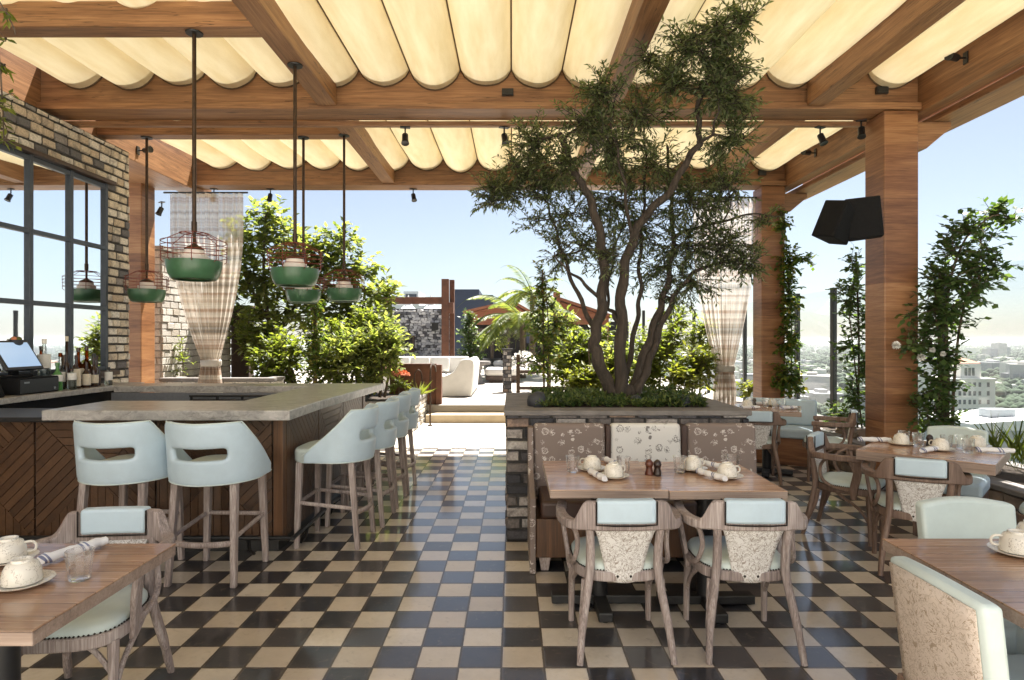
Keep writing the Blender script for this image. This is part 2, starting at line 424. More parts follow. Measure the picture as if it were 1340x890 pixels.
def column_mat():
    t = NT('horizontal_grain_cedar'); c = t.co(); s = t.sep(c)
    oi = t.objrand()
    zc = t.math('ADD', s[2], t.math('MULTIPLY', oi, 9.0))
    row = t.math('FLOOR', t.math('DIVIDE', zc, .29))
    wn = t.n('ShaderNodeTexWhiteNoise', {'W': row}, noise_dimensions='1D')
    off = t.n('ShaderNodeVectorMath', {0: wn.outputs['Color'], 1: (6, 6, 6), 2: c}, operation='MULTIPLY_ADD').outputs[0]
    a = t.noise(t.map(off, (1.1, 1.1, 12)), 1.0, 6, .6, 1.2); b = t.noise(t.map(off, (4, 4, 70)), 1.2, 4, .6, .3)
    g = t.math('ADD', t.math('ADD', t.math('MULTIPLY', a, .5), t.math('MULTIPLY', b, .35)), t.math('MULTIPLY', wn.outputs['Value'], .2))
    col = t.ramp(g, [(.3, (.095, .036, .014)), (.45, (.20, .083, .034)), (.6, (.32, .15, .063)), (.75, (.43, .235, .11))])
    fr = t.math('FRACT', t.math('DIVIDE', zc, .29))
    e = t.math('LESS_THAN', fr, .012)
    t.set(color=t.mix(t.math('MULTIPLY', e, .55), col, (.05, .025, .012)), rough=.45)
    t.bump(b, .15, .004)
    return t.m
def board_mat():
    t = NT('walnut_marquetry_boards'); c = t.co(); i = t.island()
    off = t.n('ShaderNodeVectorMath', {0: c, 1: t.comb(t.math('MULTIPLY', i, 40.0), t.math('MULTIPLY', i, 70.0), i)}, operation='ADD').outputs[0]
    f = t.noise(t.map(off, (18, 18, 18)), 1, 6, .65, .6); f2 = t.noise(off, 90, 3)
    g = t.math('ADD', t.math('ADD', t.math('MULTIPLY', f, .5), t.math('MULTIPLY', f2, .28)), t.math('MULTIPLY', i, .22))
    t.set(color=t.ramp(g, [(.25, (.036, .017, .009)), (.5, (.078, .038, .018)), (.75, (.13, .066, .032))]), rough=.42)
    t.bump(f2, .15, .003)
    return t.m
def pane_mat():
    t = NT('reflective_window_glass'); c = t.co()
    t.set(color=(.86, .9, .95), rough=.015, metal=1)
    t.bump(t.noise(c, 1.2, 2), .05, .01)
    return t.m
def stone_mat():
    t = NT('veined_grey_quartzite'); c = t.co()
    w = t.noise(c, 3, 4, .6, 0, 'Color')
    v = t.n('ShaderNodeVectorMath', {0: w, 1: (.35, .35, .35), 2: c}, operation='MULTIPLY_ADD').outputs[0]
    n = t.noise(t.map(v, (5, 14, 14), (0, 0, 0), (0, .5, .5)), 1.4, 8, .65, .8)
    col = t.ramp(n, [(.28, (.17, .16, .15)), (.45, (.33, .315, .30)), (.6, (.44, .42, .40)), (.75, (.58, .56, .54))])
    t.set(color=col, rough=.3)
    t.bump(t.noise(c, 60, 6), .18, .004)
    return t.m
def glass_mat(name, col):
    t = NT(name); g = t.n('ShaderNodeBsdfGlass', {'Color': (*col, 1), 'Roughness': 0.0, 'IOR': 1.45})
    # thin ware: light passes so that it does not cast a black shadow
    tr = t.n('ShaderNodeBsdfTransparent', {'Color': (*[x*.9+.08 for x in col], 1)})
    mx = t.n('ShaderNodeMixShader', {0: .4, 1: g.outputs[0], 2: tr.outputs[0]})
    t.put(t.out.inputs['Surface'], mx.outputs[0]); return t.m
def rail_glass():
    t = NT('clear_railing_glass')
    tr = t.n('ShaderNodeBsdfTransparent', {'Color': (.96, .97, .975, 1)})
    gl = t.n('ShaderNodeBsdfGlossy', {'Color': (1, 1, 1, 1), 'Roughness': .02})
    mx = t.n('ShaderNodeMixShader', {0: .045, 1: tr.outputs[0], 2: gl.outputs[0]})
    t.put(t.out.inputs['Surface'], mx.outputs[0]); return t.m
def ceramic_mat():
    t = NT('cream_printed_china'); c = t.co()
    n = t.noise(c, 55, 3, .5, 1.5)
    l = t.math('LESS_THAN', t.math('ABSOLUTE', t.math('SUBTRACT', n, .5)), .02)
    mk_ = t.math('GREATER_THAN', t.noise(c, 30, 1), .5)
    t.set(color=t.mix(t.math('MULTIPLY', t.math('MULTIPLY', l, mk_), .6), (.74, .70, .62), (.22, .17, .12)), rough=.2); return t.m
def napkin_mat():
    t = NT('white_napkin_blue_stripes'); c = t.co(); s = t.sep(c)
    x = t.math('ADD', s[0], t.math('MULTIPLY', s[2], .5))
    k = 0
    def st(a, w): return t.math('LESS_THAN', t.math('ABSOLUTE', t.math('SUBTRACT', x, a)), w)
    k = t.math('MAXIMUM', t.math('MAXIMUM', st(.035, .005), st(.052, .0035)), t.math('MAXIMUM', st(-.085, .004), st(-.098, .004)))
    t.set(color=t.mix(t.math('MULTIPLY', k, .85), (.76, .755, .76), (.075, .10, .24)), rough=.9)
    t.bump(t.noise(c, 300, 3), .25, .002); return t.m
def canopy_mat():
    t = NT('cream_canvas_canopy'); c = t.co()
    n = t.noise(t.map(c, (6, 1, 6)), 1.5, 5); w = t.noise(c, 220, 2)
    col = t.ramp(n, [(.3, (.74, .62, .37)), (.7, (.86, .76, .52))])
    col = t.mix(.10, col, t.ramp(w, [(.3, (.4, .3, .2)), (.7, (1, 1, 1))]), 'MULTIPLY')
    d = t.n('ShaderNodeBsdfDiffuse', {'Color': col}); tr = t.n('ShaderNodeBsdfTranslucent', {'Color': col})
    mx = t.n('ShaderNodeMixShader', {0: .118, 1: d.outputs[0], 2: tr.outputs[0]})
    t.put(t.out.inputs['Surface'], mx.outputs[0]); return t.m
def curtain_mat():
    t = NT('sheer_plaid_curtain'); uv = t.co('UV'); s = t.sep(uv)
    a = t.noise(t.comb(t.math('MULTIPLY', s[0], 26.0), 0.0, 0.0), 1, 3, .6)
    b = t.noise(t.comb(0.0, t.math('MULTIPLY', s[1], 10.0), 3.0), 1, 3, .6)
    b2 = t.noise(t.comb(7.0, t.math('MULTIPLY', s[1], 60.0), 3.0), 1, 2, .6)
    hcol = t.ramp(b, [(.36, (.16, .16, .15)), (.42, (.40, .28, .16)), (.48, (.80, .75, .67)), (.54, (.40, .21, .09)), (.61, (.78, .71, .60)), (.67, (.20, .20, .19))])
    vcol = t.ramp(a, [(.36, (.46, .34, .23)), (.5, (.85, .81, .74)), (.62, (.50, .44, .37))])
    col = t.mix(.25, hcol, vcol)
    sw = t.noise(t.comb(t.math('MULTIPLY', s[0], 60.0), 0.0, 9.0), 1, 2, .5)
    col = t.mix(t.ramp(sw, [(.56, (0, 0, 0)), (.64, (.8, .8, .8))]), col, (.88, .86, .82))
    col = t.mix(.3, col, t.ramp(b2, [(.4, (.25, .22, .2)), (.6, (.8, .78, .75))]))
    d = t.n('ShaderNodeBsdfDiffuse', {'Color': col}); tl = t.n('ShaderNodeBsdfTranslucent', {'Color': col})
    m1 = t.n('ShaderNodeMixShader', {0: .5, 1: d.outputs[0], 2: tl.outputs[0]})
    tp = t.n('ShaderNodeBsdfTransparent')
    al = t.ramp(a, [(.40, (.14, .14, .14)), (.6, (.34, .34, .34))])
    m2 = t.n('ShaderNodeMixShader', {0: al, 1: m1.outputs[0], 2: tp.outputs[0]})
    t.put(t.out.inputs['Surface'], m2.outputs[0]); return t.m
def floor_mat():
    t = NT('black_and_cream_tiles'); c = t.co(); s = t.sep(c); W = .203
    u = t.math('DIVIDE', t.math('ADD', s[0], .05+100*W), W); v = t.math('DIVIDE', t.math('SUBTRACT', s[1], 2.927-100*W), W)
    iu, iv = t.math('FLOOR', u), t.math('FLOOR', v)
    par = t.math('MODULO', t.math('ADD', iu, iv), 2.0)          # 0 = light
    wn = t.n('ShaderNodeTexWhiteNoise', {'Vector': t.comb(iu, iv, 0.0)}, noise_dimensions='3D')
    rv, rc = wn.outputs['Value'], wn.outputs['Color']
    off = t.n('ShaderNodeVectorMath', {0: rc, 1: (9, 9, 9), 2: c}, operation='MULTIPLY_ADD').outputs[0]
    n1 = t.noise(off, 7, 5, .6, .4); n2 = t.noise(off, 40, 4, .6)
    g = t.math('ADD', t.math('MULTIPLY', n1, .55), t.math('MULTIPLY', n2, .45))
    light = t.ramp(g, [(.3, (.62, .54, .43)), (.5, (.71, .63, .52)), (.7, (.76, .69, .59))])
    light = t.mix(t.math('MULTIPLY', rv, .62), light, (.47, .37, .265))
    dark = t.ramp(g, [(.3, (.014, .015, .019)), (.55, (.026, .028, .036)), (.75, (.048, .050, .060))])
    dark = t.mix(t.math('MULTIPLY', t.math('POWER', rv, 2.0), .85), dark, (.075, .070, .070))
    col = t.mix(par, light, dark)
    fu = t.math('ABSOLUTE', t.math('SUBTRACT', t.math('FRACT', u), .5)); fv = t.math('ABSOLUTE', t.math('SUBTRACT', t.math('FRACT', v), .5))
    wob = t.math('MULTIPLY', t.math('SUBTRACT', n2, .5), .022)
    e = t.math('ADD', t.math('MAXIMUM', fu, fv), wob)
    wear = t.math('MULTIPLY', t.n('ShaderNodeMapRange', {0: t.math('ADD', e, t.math('MULTIPLY', t.math('SUBTRACT', n1, .5), .22)), 1: .44, 2: .52, 3: 0.0, 4: 1.0}).outputs[0], .30)
    col = t.mix(wear, col, (.20, .17, .14))
    blot = t.ramp(t.noise(off, 18, 4, .6, .8), [(.60, (0, 0, 0)), (.72, (.35, .35, .35))])
    col = t.mix(blot, col, (.24, .19, .14))
    gr = t.math('GREATER_THAN', e, t.math('SUBTRACT', .484, t.math('MULTIPLY', t.noise(c, 5, 4), .016)))
    col = t.mix(gr, col, (.085, .068, .052))
    dirt = t.ramp(t.noise(c, 1.3, 5, .6), [(.42, (0, 0, 0)), (.75, (.34, .34, .34))])
    col = t.mix(dirt, col, (.15, .12, .095))
    rg = t.math('ADD', t.math('ADD', .12, t.math('MULTIPLY', n1, .08)), t.math('MULTIPLY', t.sep(rc)[2], .20))
    rg = t.math('ADD', rg, t.math('MULTIPLY', gr, .4))
    t.set(color=col, rough=t.math('ADD', rg, .12), spec=.35, coat=.75)
    t.put(t.b.inputs['Coat IOR'], 1.53)
    t.put(t.b.inputs['Coat Roughness'], t.math('ADD', .03, t.math('MULTIPLY', n1, .13)))
    h = t.math('ADD', t.math('MULTIPLY', n1, .25), t.math('MULTIPLY', t.n('ShaderNodeMapRange', {0: e, 1: .455, 2: .49, 3: 1.0, 4: 0.0}).outputs[0], 1.0))
    # every tile tips a little its own way
    tip = t.math('ADD', t.math('MULTIPLY', t.math('MULTIPLY', t.math('FRACT', u), t.math('SUBTRACT', rv, .5)), 1.1), t.math('MULTIPLY', t.math('MULTIPLY', t.math('FRACT', v), t.math('SUBTRACT', t.sep(rc)[1], .5)), 1.1))
    t.bump(t.math('ADD', h, tip), .55, .0035)
    return t.m
def paving_mat(name, col, size):
    t = NT(name); c = t.co(); s = t.sep(c)
    u = t.math('DIVIDE', t.math('ADD', s[0], 60.0), size); v = t.math('DIVIDE', t.math('ADD', s[1], 60.0), size)
    wn = t.n('ShaderNodeTexWhiteNoise', {'Vector': t.comb(t.math('FLOOR', u), t.math('FLOOR', v), 0.0)}, noise_dimensions='3D').outputs['Value']
    e = t.math('MAXIMUM', t.math('ABSOLUTE', t.math('SUBTRACT', t.math('FRACT', u), .5)), t.math('ABSOLUTE', t.math('SUBTRACT', t.math('FRACT', v), .5)))
    k = t.ramp(t.noise(c, 6, 6), [(.3, tuple(x*.85 for x in col)), (.7, tuple(x*1.1 for x in col))])
    k = t.mix(t.math('MULTIPLY', wn, .2), k, tuple(x*.75 for x in col))
    k = t.mix(t.math('GREATER_THAN', e, .49), k, tuple(x*.5 for x in col))
    t.set(color=k, rough=.8); return t.m
def bark_mat(name, a, b):
    t = NT(name); c = t.co(); n = t.noise(t.map(c, (22, 22, 5)), 1, 7, .65, 1.0)
    t.set(color=t.ramp(n, [(.3, a), (.7, b)]), rough=.9); t.bump(t.math('ADD', n, t.math('MULTIPLY', t.noise(t.map(c, (70, 70, 14)), 1, 4, .6), .5)), 1.0, .022); return t.m
def city_mat():
    t = NT('city_ground'); c = t.co()
    n = t.noise(c, .02, 6, .6); v = t.n('ShaderNodeTexVoronoi', {'Vector': c, 'Scale': .022}).outputs['Color']
    k = t.ramp(t.sep(v)[0], [(0, (.05, .07, .035)), (.5, (.06, .075, .04)), (.62, (.24, .23, .21)), (.8, (.12, .115, .11)), (.9, (.38, .36, .33))], 'CONSTANT')
    t.set(color=t.mix(t.ramp(n, [(.45, (0, 0, 0)), (.6, (1, 1, 1))]), k, (.05, .07, .035)), rough=.95); return t.m
def screen_mat():
    t = NT('pos_touch_screen'); s = t.sep(t.co('Object'))
    t.set(color=t.ramp(t.math('ADD', t.math('MULTIPLY', s[2], 2.2), .5), [(0, (.10, .2, .35)), (1, (.32, .42, .55))]), rough=.12)
    t.put(t.b.inputs['Emission Color'], (.32, .48, .72, 1)); t.put(t.b.inputs['Emission Strength'], .18); return t.m
mk()
# ------------------------------------------------------------------ camera, light
cam = bpy.data.cameras.new('camera'); co = bpy.data.objects.new('camera', cam); COL.objects.link(co)
co.location = (0, 0, H); co.rotation_euler = (R(90), 0, 0)
cam.sensor_width = 36; cam.lens = F/1340*36; cam.clip_end = 20000; cam.clip_start = .05
S.camera = co
SUN = Vector((.22, .40, 1)).normalized()
W = bpy.data.worlds.new('World'); S.world = W; W.use_nodes = True
sk = W.node_tree.nodes.new('ShaderNodeTexSky'); sk.sky_type = 'NISHITA'; sk.sun_disc = False
sk.sun_elevation = math.asin(SUN.z); sk.sun_rotation = math.atan2(SUN.x, SUN.y); sk.altitude = 60; sk.air_density = 1.0; sk.dust_density = .7; sk.ozone_density = 2.2
bg = W.node_tree.nodes['Background']; bg.inputs['Strength'].default_value = .0345
hs = W.node_tree.nodes.new('ShaderNodeHueSaturation'); hs.inputs['Saturation'].default_value = .66; W.node_tree.links.new(sk.outputs[0], hs.inputs['Color']); W.node_tree.links.new(hs.outputs[0], bg.inputs['Color'])
sl = bpy.data.lights.new('sun', 'SUN'); sl.energy = 5.0; sl.angle = R(.55); sl.color = (1, .95, .87)
so = bpy.data.objects.new('sun', sl); COL.objects.link(so); so.rotation_euler = SUN.to_track_quat('Z', 'Y').to_euler(); so.location = (0, 0, 30)
S.view_settings.view_transform = 'Standard'; S.view_settings.look = 'None'; S.view_settings.gamma = 1; S.view_settings.use_curve_mapping = False
S.view_settings.exposure = 2.2
cy = S.cycles if hasattr(S, 'cycles') else None
S.render.engine = 'CYCLES'
S.cycles.use_denoising = True
S.cycles.max_bounces = 10; S.cycles.diffuse_bounces = 5; S.cycles.glossy_bounces = 4; S.cycles.transmission_bounces = 8; S.cycles.transparent_max_bounces = 24
S.cycles.volume_bounces = 1
S.cycles.sample_clamp_indirect = 8
S.cycles.caustics_reflective = False; S.cycles.caustics_refractive = False

# ------------------------------------------------------------------ ground, floors
def struct(name, mb, m, **k):
    o = mb.build(name, m, smooth=0, **k); o['kind'] = 'structure'; return o
GZ = -46.0
struct('city_ground', MB().add([(-7000,-7000,GZ),(7000,-7000,GZ),(7000,7000,GZ),(-7000,7000,GZ)], [(0,1,2,3)]), M['city'])
struct('terrace_podium', MB().box(-30, 5.0, -22, 48, GZ-.5, -.32), M['grey_wall'])
struct('terrace_floor', MB().box(-8, 5.0, -16, 8.93, -.3, 0), M['floor'])
struct('rear_bounce_paving', MB().box(-8, 5.0, -16, 1.2, .0005, .004), M['paving'])  # pale sheet added out of view to bounce sunlight under the pergola
struct('rear_bounce_wall', MB().box(-10, 7, -5.9, -5.5, 0, 8), M['white_paint'])  # unseen white reflector wall, added to fill the furniture fronts with sun
struct('patio_paving', MB().box(-8, 5.0, 8.93, 11.75, -.3, -.004), M['patio_stone'])
struct('lower_step', MB().box(-1.62, 5.0, 11.6, 12.06, -.2, .145), M['step'], bevel=.012)
struct('upper_deck', MB().box(-9, 5.0, 12.0, 46, -.3, .29), M['deck_stone'], bevel=.012)

# ------------------------------------------------------------------ bricks
def bricks(mb, O, U, N, width, height, ch, bl, holes=(), proud=.02, mi=0, seed=1, joint=.014, jit=.004, extra=0.0):
    r = random.Random(seed); O, U, N = Vector(O), Vector(U), Vector(N); Z = Vector((0,0,1))
    row = 0; z = 0.0
    while z < height - .01:
        z1 = min(z+ch, height)
        u = -bl*(.5 if row % 2 else 0) - r.uniform(0, .05)*bl
        while u < width:
            L = bl*r.uniform(.82, 1.15); a, b = max(u, 0), min(u+L, width); u += L
            segs = [(a, b)]
            for h in holes:
                if z1 > h[2]+.02 and z < h[3]-.02:
                    out = []
                    for p, q in segs:
                        if q <= h[0] or p >= h[1]: out.append((p, q)); continue
                        if p < h[0]: out.append((p, h[0]))
                        if q > h[1]: out.append((h[1], q))
                    segs = out
            for p, q in segs:
                if q-p < .035: continue
                pr = proud*r.uniform(.5, 1.3); g = joint/2
                def c(uu, zz, nn): return O + U*(uu+r.uniform(-jit, jit)) + Z*(zz+r.uniform(-jit, jit)) + N*nn
                p0, q0 = p+g, q-g; s = .007
                vs = [c(p0, z+g, -.004), c(q0, z+g, -.004), c(q0, z1-g, -.004), c(p0, z1-g, -.004),
                      c(p0+s, z+g+s, pr), c(q0-s, z+g+s, pr), c(q0-s, z1-g-s, pr), c(p0+s, z1-g-s, pr)]
                mb.add(vs, [(4,5,6,7),(0,1,5,4),(1,2,6,5),(2,3,7,6),(3,0,4,7)], mi)
        z = z1; row += 1

# left building wall with its window
WX = -4.70
wl = thing('brick_wall', 'buff and charcoal brick wall of the building with a large gridded window behind the bar', 'brick wall', (WX, 0, 0))
mb = MB()
hole = (3.86, 7.19, 1.20, 3.36)      # along y, z
for a, b, c, d in ((-3, hole[0], 0, 3.86), (hole[1], 7.62, 0, 3.86), (hole[0], hole[1], 0, hole[2]), (hole[0], hole[1], hole[3], 3.86)):
    mb.box(-.42, -.02, a, b, c, d, 1)
bricks(mb, (-.02, -3, 0), (0,1,0), (1,0,0), 10.62, 3.86, .100, .175, [(hole[0]+3, hole[1]+3, hole[2], hole[3])], .020, 0, 3, .021, .005)
bricks(mb, (-.42, 7.62, 0), (1,0,0), (0,1,0), .40, 3.86, .100, .175, [], .022, 0, 4)
mb.build('brickwork', [M['brick_buff'], M['mortar_dark']], wl, smooth=0)
wf = MB()
ys = [7.165, 6.60, 6.045, 5.49, 4.94, 4.39, 3.885]; zs = [1.225, 1.915, 2.615, 3.325]
for i, y in enumerate(ys): wf.box(-.06, .012, y-.024, y+.024, 1.20, 3.36)
for z in zs: wf.box(-.055, .008, 3.86, 7.19, z-.024, z+.024)
wfo = wf.build('window_frame', M['steel_frame'], wl, smooth=0, bevel=.006)
for i in range(len(ys)-1):
    for j in range(3):
        MB().box(-.026, -.020, ys[i+1]+.026, ys[i]-.026, zs[j]+.024, zs[j+1]-.024).build('window_pane', M['mirror_pane'], wfo, smooth=0)
MB().box(-.02, .10, 3.8, 7.27, 1.145, 1.198).build('window_sill', M['dark_wood'], wl, smooth=0, bevel=.006)
MB().box(-.02, .06, 3.8, 7.27, 3.362, 3.405).build('window_head', M['dark_wood'], wl, smooth=0, bevel=.006)

# pale brick garden wall further along
gw = MB(); gw.box(-5.98, -5.64, 9.95, 12.4, -.1, 3.0, 1)
bricks(gw, (-5.64, 9.95, 0), (0,1,0), (1,0,0), 2.45, 3.0, .115, .25, [], .02, 0, 8)
bricks(gw, (-5.98, 9.95, 0), (1,0,0), (0,-1,0), .34, 3.0, .115, .25, [], .02, 0, 9)
gw.box(-6.02, -5.58, 9.9, 12.45, 3.002, 3.06, 1)
tag(gw.build('garden_wall', [M['brick_pale'], M['mortar_pale']], smooth=0), 'pale sunlit brick wall behind the left curtain', 'brick wall')
tag(MB().box(-5.66, -5.30, 12.46, 12.72, -.0, 2.2).box(-5.70, -5.26, 12.46, 12.76, 2.201, 2.25).build('gate_post', M['dark_wood'], smooth=0, bevel=.01), 'square brown post at the end of the pale brick wall', 'post')

# ------------------------------------------------------------------ pergola
pg = thing('pergola', 'large cedar pergola with scalloped cream canvas roof over the dining terrace', 'pergola')
Y1, Y2 = 6.40, 9.54
ZB = 3.93
def beam(name, x0, x1, y0, y1, z0, z1, ax, par=pg, bev=.008):
    # each timber keeps its own origin so that its grain differs
    c = ((x0+x1)/2, (y0+y1)/2, (z0+z1)/2)
    return MB().box(x0-c[0], x1-c[0], y0-c[1], y1-c[1], z0-c[2], z1-c[2]).build(name, M['beam_'+ax], par, smooth=0, bevel=bev, loc=c)
def col(x0, y0, w, z1, zb=0):
    c = (x0+w/2, y0+w/2, 0)
    return MB().box(-w/2, w/2, -w/2, w/2, zb, z1).build('column', M['column'], pg, smooth=0, bevel=.012, loc=c)
cols = [col(3.85, Y1, .355, 3.925), col(3.85, Y2, .36, 3.925), col(-5.93, 9.3, .36, 3.925)]
beams = []
for Y, z0 in ((Y1, ZB), (Y2, ZB)):
    xr = 4.22
    b = beam('cross_beam', -4.9 if Y < 9 else -5.97, xr, Y+.03, Y+.28, z0+.072, z0+.56, 'x'); beams.append(b)
    beam('beam_lip', -4.9 if Y < 9 else -5.97, xr, Y-.03, Y+.31, z0, z0+.07, 'x', bev=.006)
beam('cross_beam', -4.9, 4.22, 2.12, 2.38, ZB+.07, ZB+.56, 'x')
# long side beams
beam('side_beam', -5.22, -4.9, 2.0, 10.1, ZB-.06, ZB+.62, 'y')
beam('side_beam', 4.222, 4.40, 2.0, 10.1, ZB-.02, ZB+.60, 'y')
beam('side_fascia', 4.402, 4.78, 2.0, 10.1, ZB-.10, ZB-.024, 'y')
beam('side_fascia', 4.74, 4.80, 2.0, 10.1, ZB-.02, ZB+.60, 'y')
# corbels on the outer side of the right columns
for Y in (Y1, Y2):
    pr = MB().prism([(0, -.34), (.10, -.34), (.36, -.12), (.36, -.06), (0, -.06)], -.14, .14, 'XZ')
    pr.build('corbel', M['beam_x'], pg, smooth=0, bevel=.008, loc=(4.212, Y+.18, ZB-.05))
beam('soffit_board', -6.0, -5.222, 7.3, 9.57, ZB-.02, ZB+.03, 'y')
# rafters
for a, b in ((2.39, Y1-.032), (Y1+.312, Y2-.032)):
    for x in (-1.9, 1.03, 3.13):
        beam('rafter', x-.095, x+.095, a, b, ZB+.03, ZB+.27, 'y')
# short trimmers that carry the pendants
beam('trimmer', -4.9, -2.0, 4.78, 4.96, ZB+.04, ZB+.24, 'x')
beam('trimmer', -4.9, -2.0, 7.30, 7.48, ZB+.04, ZB+.24, 'x')
# slim lighting rail under the front beam
beam('lighting_rail', -4.85, 3.85, Y1+.315, Y1+.385, ZB-.055, ZB-.004, 'x', bev=.005)
# canvas: one sheet per bay, sagging in swags between cords
def canopy(x0, x1, ya, yb, sp, zt, sag):
    n = round((x1-x0)/sp)
    nu = n*12; nv = 44
    rr = random.Random(int(ya*10)); dz = [rr.uniform(.88, 1.1) for _ in range(n+1)]
    def fn(u, v):
        k = u*n; fr = k-math.floor(k); i = min(int(k), n)
        arch = (4*fr*(1-fr))**.72
        yy = ya+(yb-ya)*v
        w = .012*math.sin(v*9+i*2.1)*arch+arch*(.016*noise.noise(Vector((i*3.1+fr*1.5, yy*1.3, 2)))+.006*noise.noise(Vector((i*3.1+fr*5, yy*6, 7))))
        return (x0+(x1-x0)*u, yy, zt-sag*dz[i]*arch+w-.035*math.sin(math.pi*v))
    c = MB().grid(fn, nu, nv).build('canvas_canopy', M['cloth'], pg, smooth=70)
    for i in range(n+1):
        x = x0+(x1-x0)*i/n
        MB().tube([(x, ya+.02, zt-.010), (x, ya*.75+yb*.25, zt-.034), (x, (ya+yb)/2, zt-.046), (x, ya*.25+yb*.75, zt-.034), (x, yb-.02, zt-.010)], .0085, 6).build('canopy_cord', M['piping'], c)
    # scalloped hem tape where the canvas meets the beam
    mbh = MB()
    pts = [Vector(fn(j/nu, 1))+Vector((0, -.004, -.004)) for j in range(nu+1)]
    mbh.tube(pts, .011, 5); mbh.build('hem_tape', M['piping'], c)
canopy(-4.74, 4.20, 2.4, Y1+.025, .535, 4.355, .185)
canopy(-4.74, 4.20, Y1+.29, Y2+.025, .535, 4.355, .185)

# junction boxes
for k, (x, y, z, l) in enumerate(((-.045, Y1+.012, 4.115, 'small black junction box on the front beam above the palm, under the canvas edge'),
                      (3.83, Y1+.012, 4.135, 'small black junction box on the front beam beside the right column'),
                      (3.86, Y2+.012, 4.13, 'small black junction box on the rear beam above the far right column'))):
    g = MB().box(-.06, .06, -.02, .018, -.035, .035).box(-.05, .05, -.028, -.0205, -.026, .026)
    tag(g.build('junction_box', M['black'], smooth=0, loc=(x, y, z)), l, 'junction box', 'junction boxes on the pergola beams')

# spotlights
def spot0():
    t = thing('spotlight', 'x', 'spotlight')
    MB().box(-.055, .055, -.03, .03, -.012, 0).build('base_plate', M['black'], t, smooth=0, bevel=.003)
    MB().tube([(0,0,-.012), (0,0,-.07), (0,-.012,-.09)], .009, 8).build('stem', M['black'], t)
    MB().lathe([(.026, .05), (.034, .045), (.036, -.045), (.043, -.06), (.043, -.072), (.032, -.068)], 14, M=T(0,-.02,-.13) @ RX(R(-24))).build('lamp_head', M['black'], t)
    return t
sp0 = spot0()
zr = ZB-.056; yr = Y1+.35
spots = [(-1.165, yr, zr, 10, 'black spotlight on the slim rail, leftmost of those under the front beam'),
 (-.085, yr, zr, 20, 'black spotlight under the front beam rail, left of the tree crown and tilted'),
 (2.50, yr, zr, -30, 'black spotlight under the front beam half hidden by the right side of the tree crown'),
 (3.36, yr, zr, 25, 'black spotlight under the front beam midway between tree crown and right column'),
 (3.78, Y1+.30, ZB-.001, -25, 'black spotlight tucked against the top of the right column'),
 (-5.2, Y2-.35, 3.60, -40, 'black spotlight at the top left corner of the left curtain'),
 (-4.69, Y2+.2, ZB-.001, 5, 'black spotlight under the rear beam in front of the left curtain top'),
 (-3.80, Y2+.2, ZB-.001, 0, 'black spotlight under the rear beam above the bright green tree'),
 (-1.555, Y2+.2, ZB-.001, 30, 'black spotlight under the rear beam alone against the open sky')]
for i, (x, y, z, a, l) in enumerate(spots):
    o = sp0 if i == 0 else dup(sp0)
    o.location = (x, y, z); o.rotation_euler = (0, 0, R(a)); o['label'] = l; o['group'] = 'spotlights under the pergola beams'
# wall-mounted ones on the inner faces of the long beams (plate turned to the side)
for x, y, z, ry, rz, l in ((-4.898, 5.75, 4.06, 90, 0, 'black spotlight on a short arm at the left side beam above the brick wall'),
                      (-4.898, 8.1, 4.03, 90, 0, 'black spotlight on the left side beam near the hanging rod over the bar end'),
                      (4.220, 5.75, 4.17, -90, 0, 'black spotlight on the inner face of the right side beam, nearest'),
                      (4.220, 8.6, 4.15, -90, 0, 'black spotlight on the inner face of the right side beam behind the column')):
    o = dup(sp0, (x, y, z)); o.rotation_euler = (0, R(-ry), R(rz)); o['label'] = l; o['group'] = 'spotlights under the pergola beams'

# loudspeakers on the right column
sp = thing('loudspeaker', 'black square loudspeaker bracketed to the near right column', 'loudspeaker', (3.60, 6.36, 2.75), 0, 'loudspeakers on the column')
b = MB().hexa([(-.17,-.32,-.215),(.14,-.32,-.195),(.16,.02,-.17),(-.12,.02,-.17),(-.17,-.32,.215),(.14,-.32,.2),(.16,.02,.17),(-.12,.02,.17)], M=RZ(R(-24)) @ RY(R(-5)))
b.build('cabinet', M['black_soft'], sp, smooth=0, bevel=.012)
MB().box(-.155, .125, -.334, -.322, -.19, .19, M=RZ(R(-24)) @ RY(R(-5))).build('grille', M['black_soft'], sp, smooth=0, bevel=.004)
MB().tube([(.04, 0, 0), (.06, .06, 0)], .03, 10).build('bracket', M['black'], sp)
sp2 = thing('loudspeaker', 'black tapered loudspeaker tilted down, left of the pair on the column', 'loudspeaker', (3.32, 6.22, 2.68), 0, 'loudspeakers on the column')
MB().hexa([(-.13,-.24,-.2),(.12,-.24,-.2),(.10,.04,-.17),(-.1,.04,-.17),(-.13,-.24,.19),(.12,-.24,.19),(.10,.04,.15),(-.1,.04,.15)], M=RY(R(22)) @ RZ(R(-58))).build('cabinet', M['black_soft'], sp2, smooth=0, bevel=.012)
MB().box(-.115, .108, -.252, -.242, -.19, .168, M=RY(R(22)) @ RZ(R(-58))).build('grille', M['black_soft'], sp2, smooth=0, bevel=.004)
MB().tube([(.05, -.02, .02), (.3, .1, .04)], .022, 8).build('bracket', M['black'], sp2)

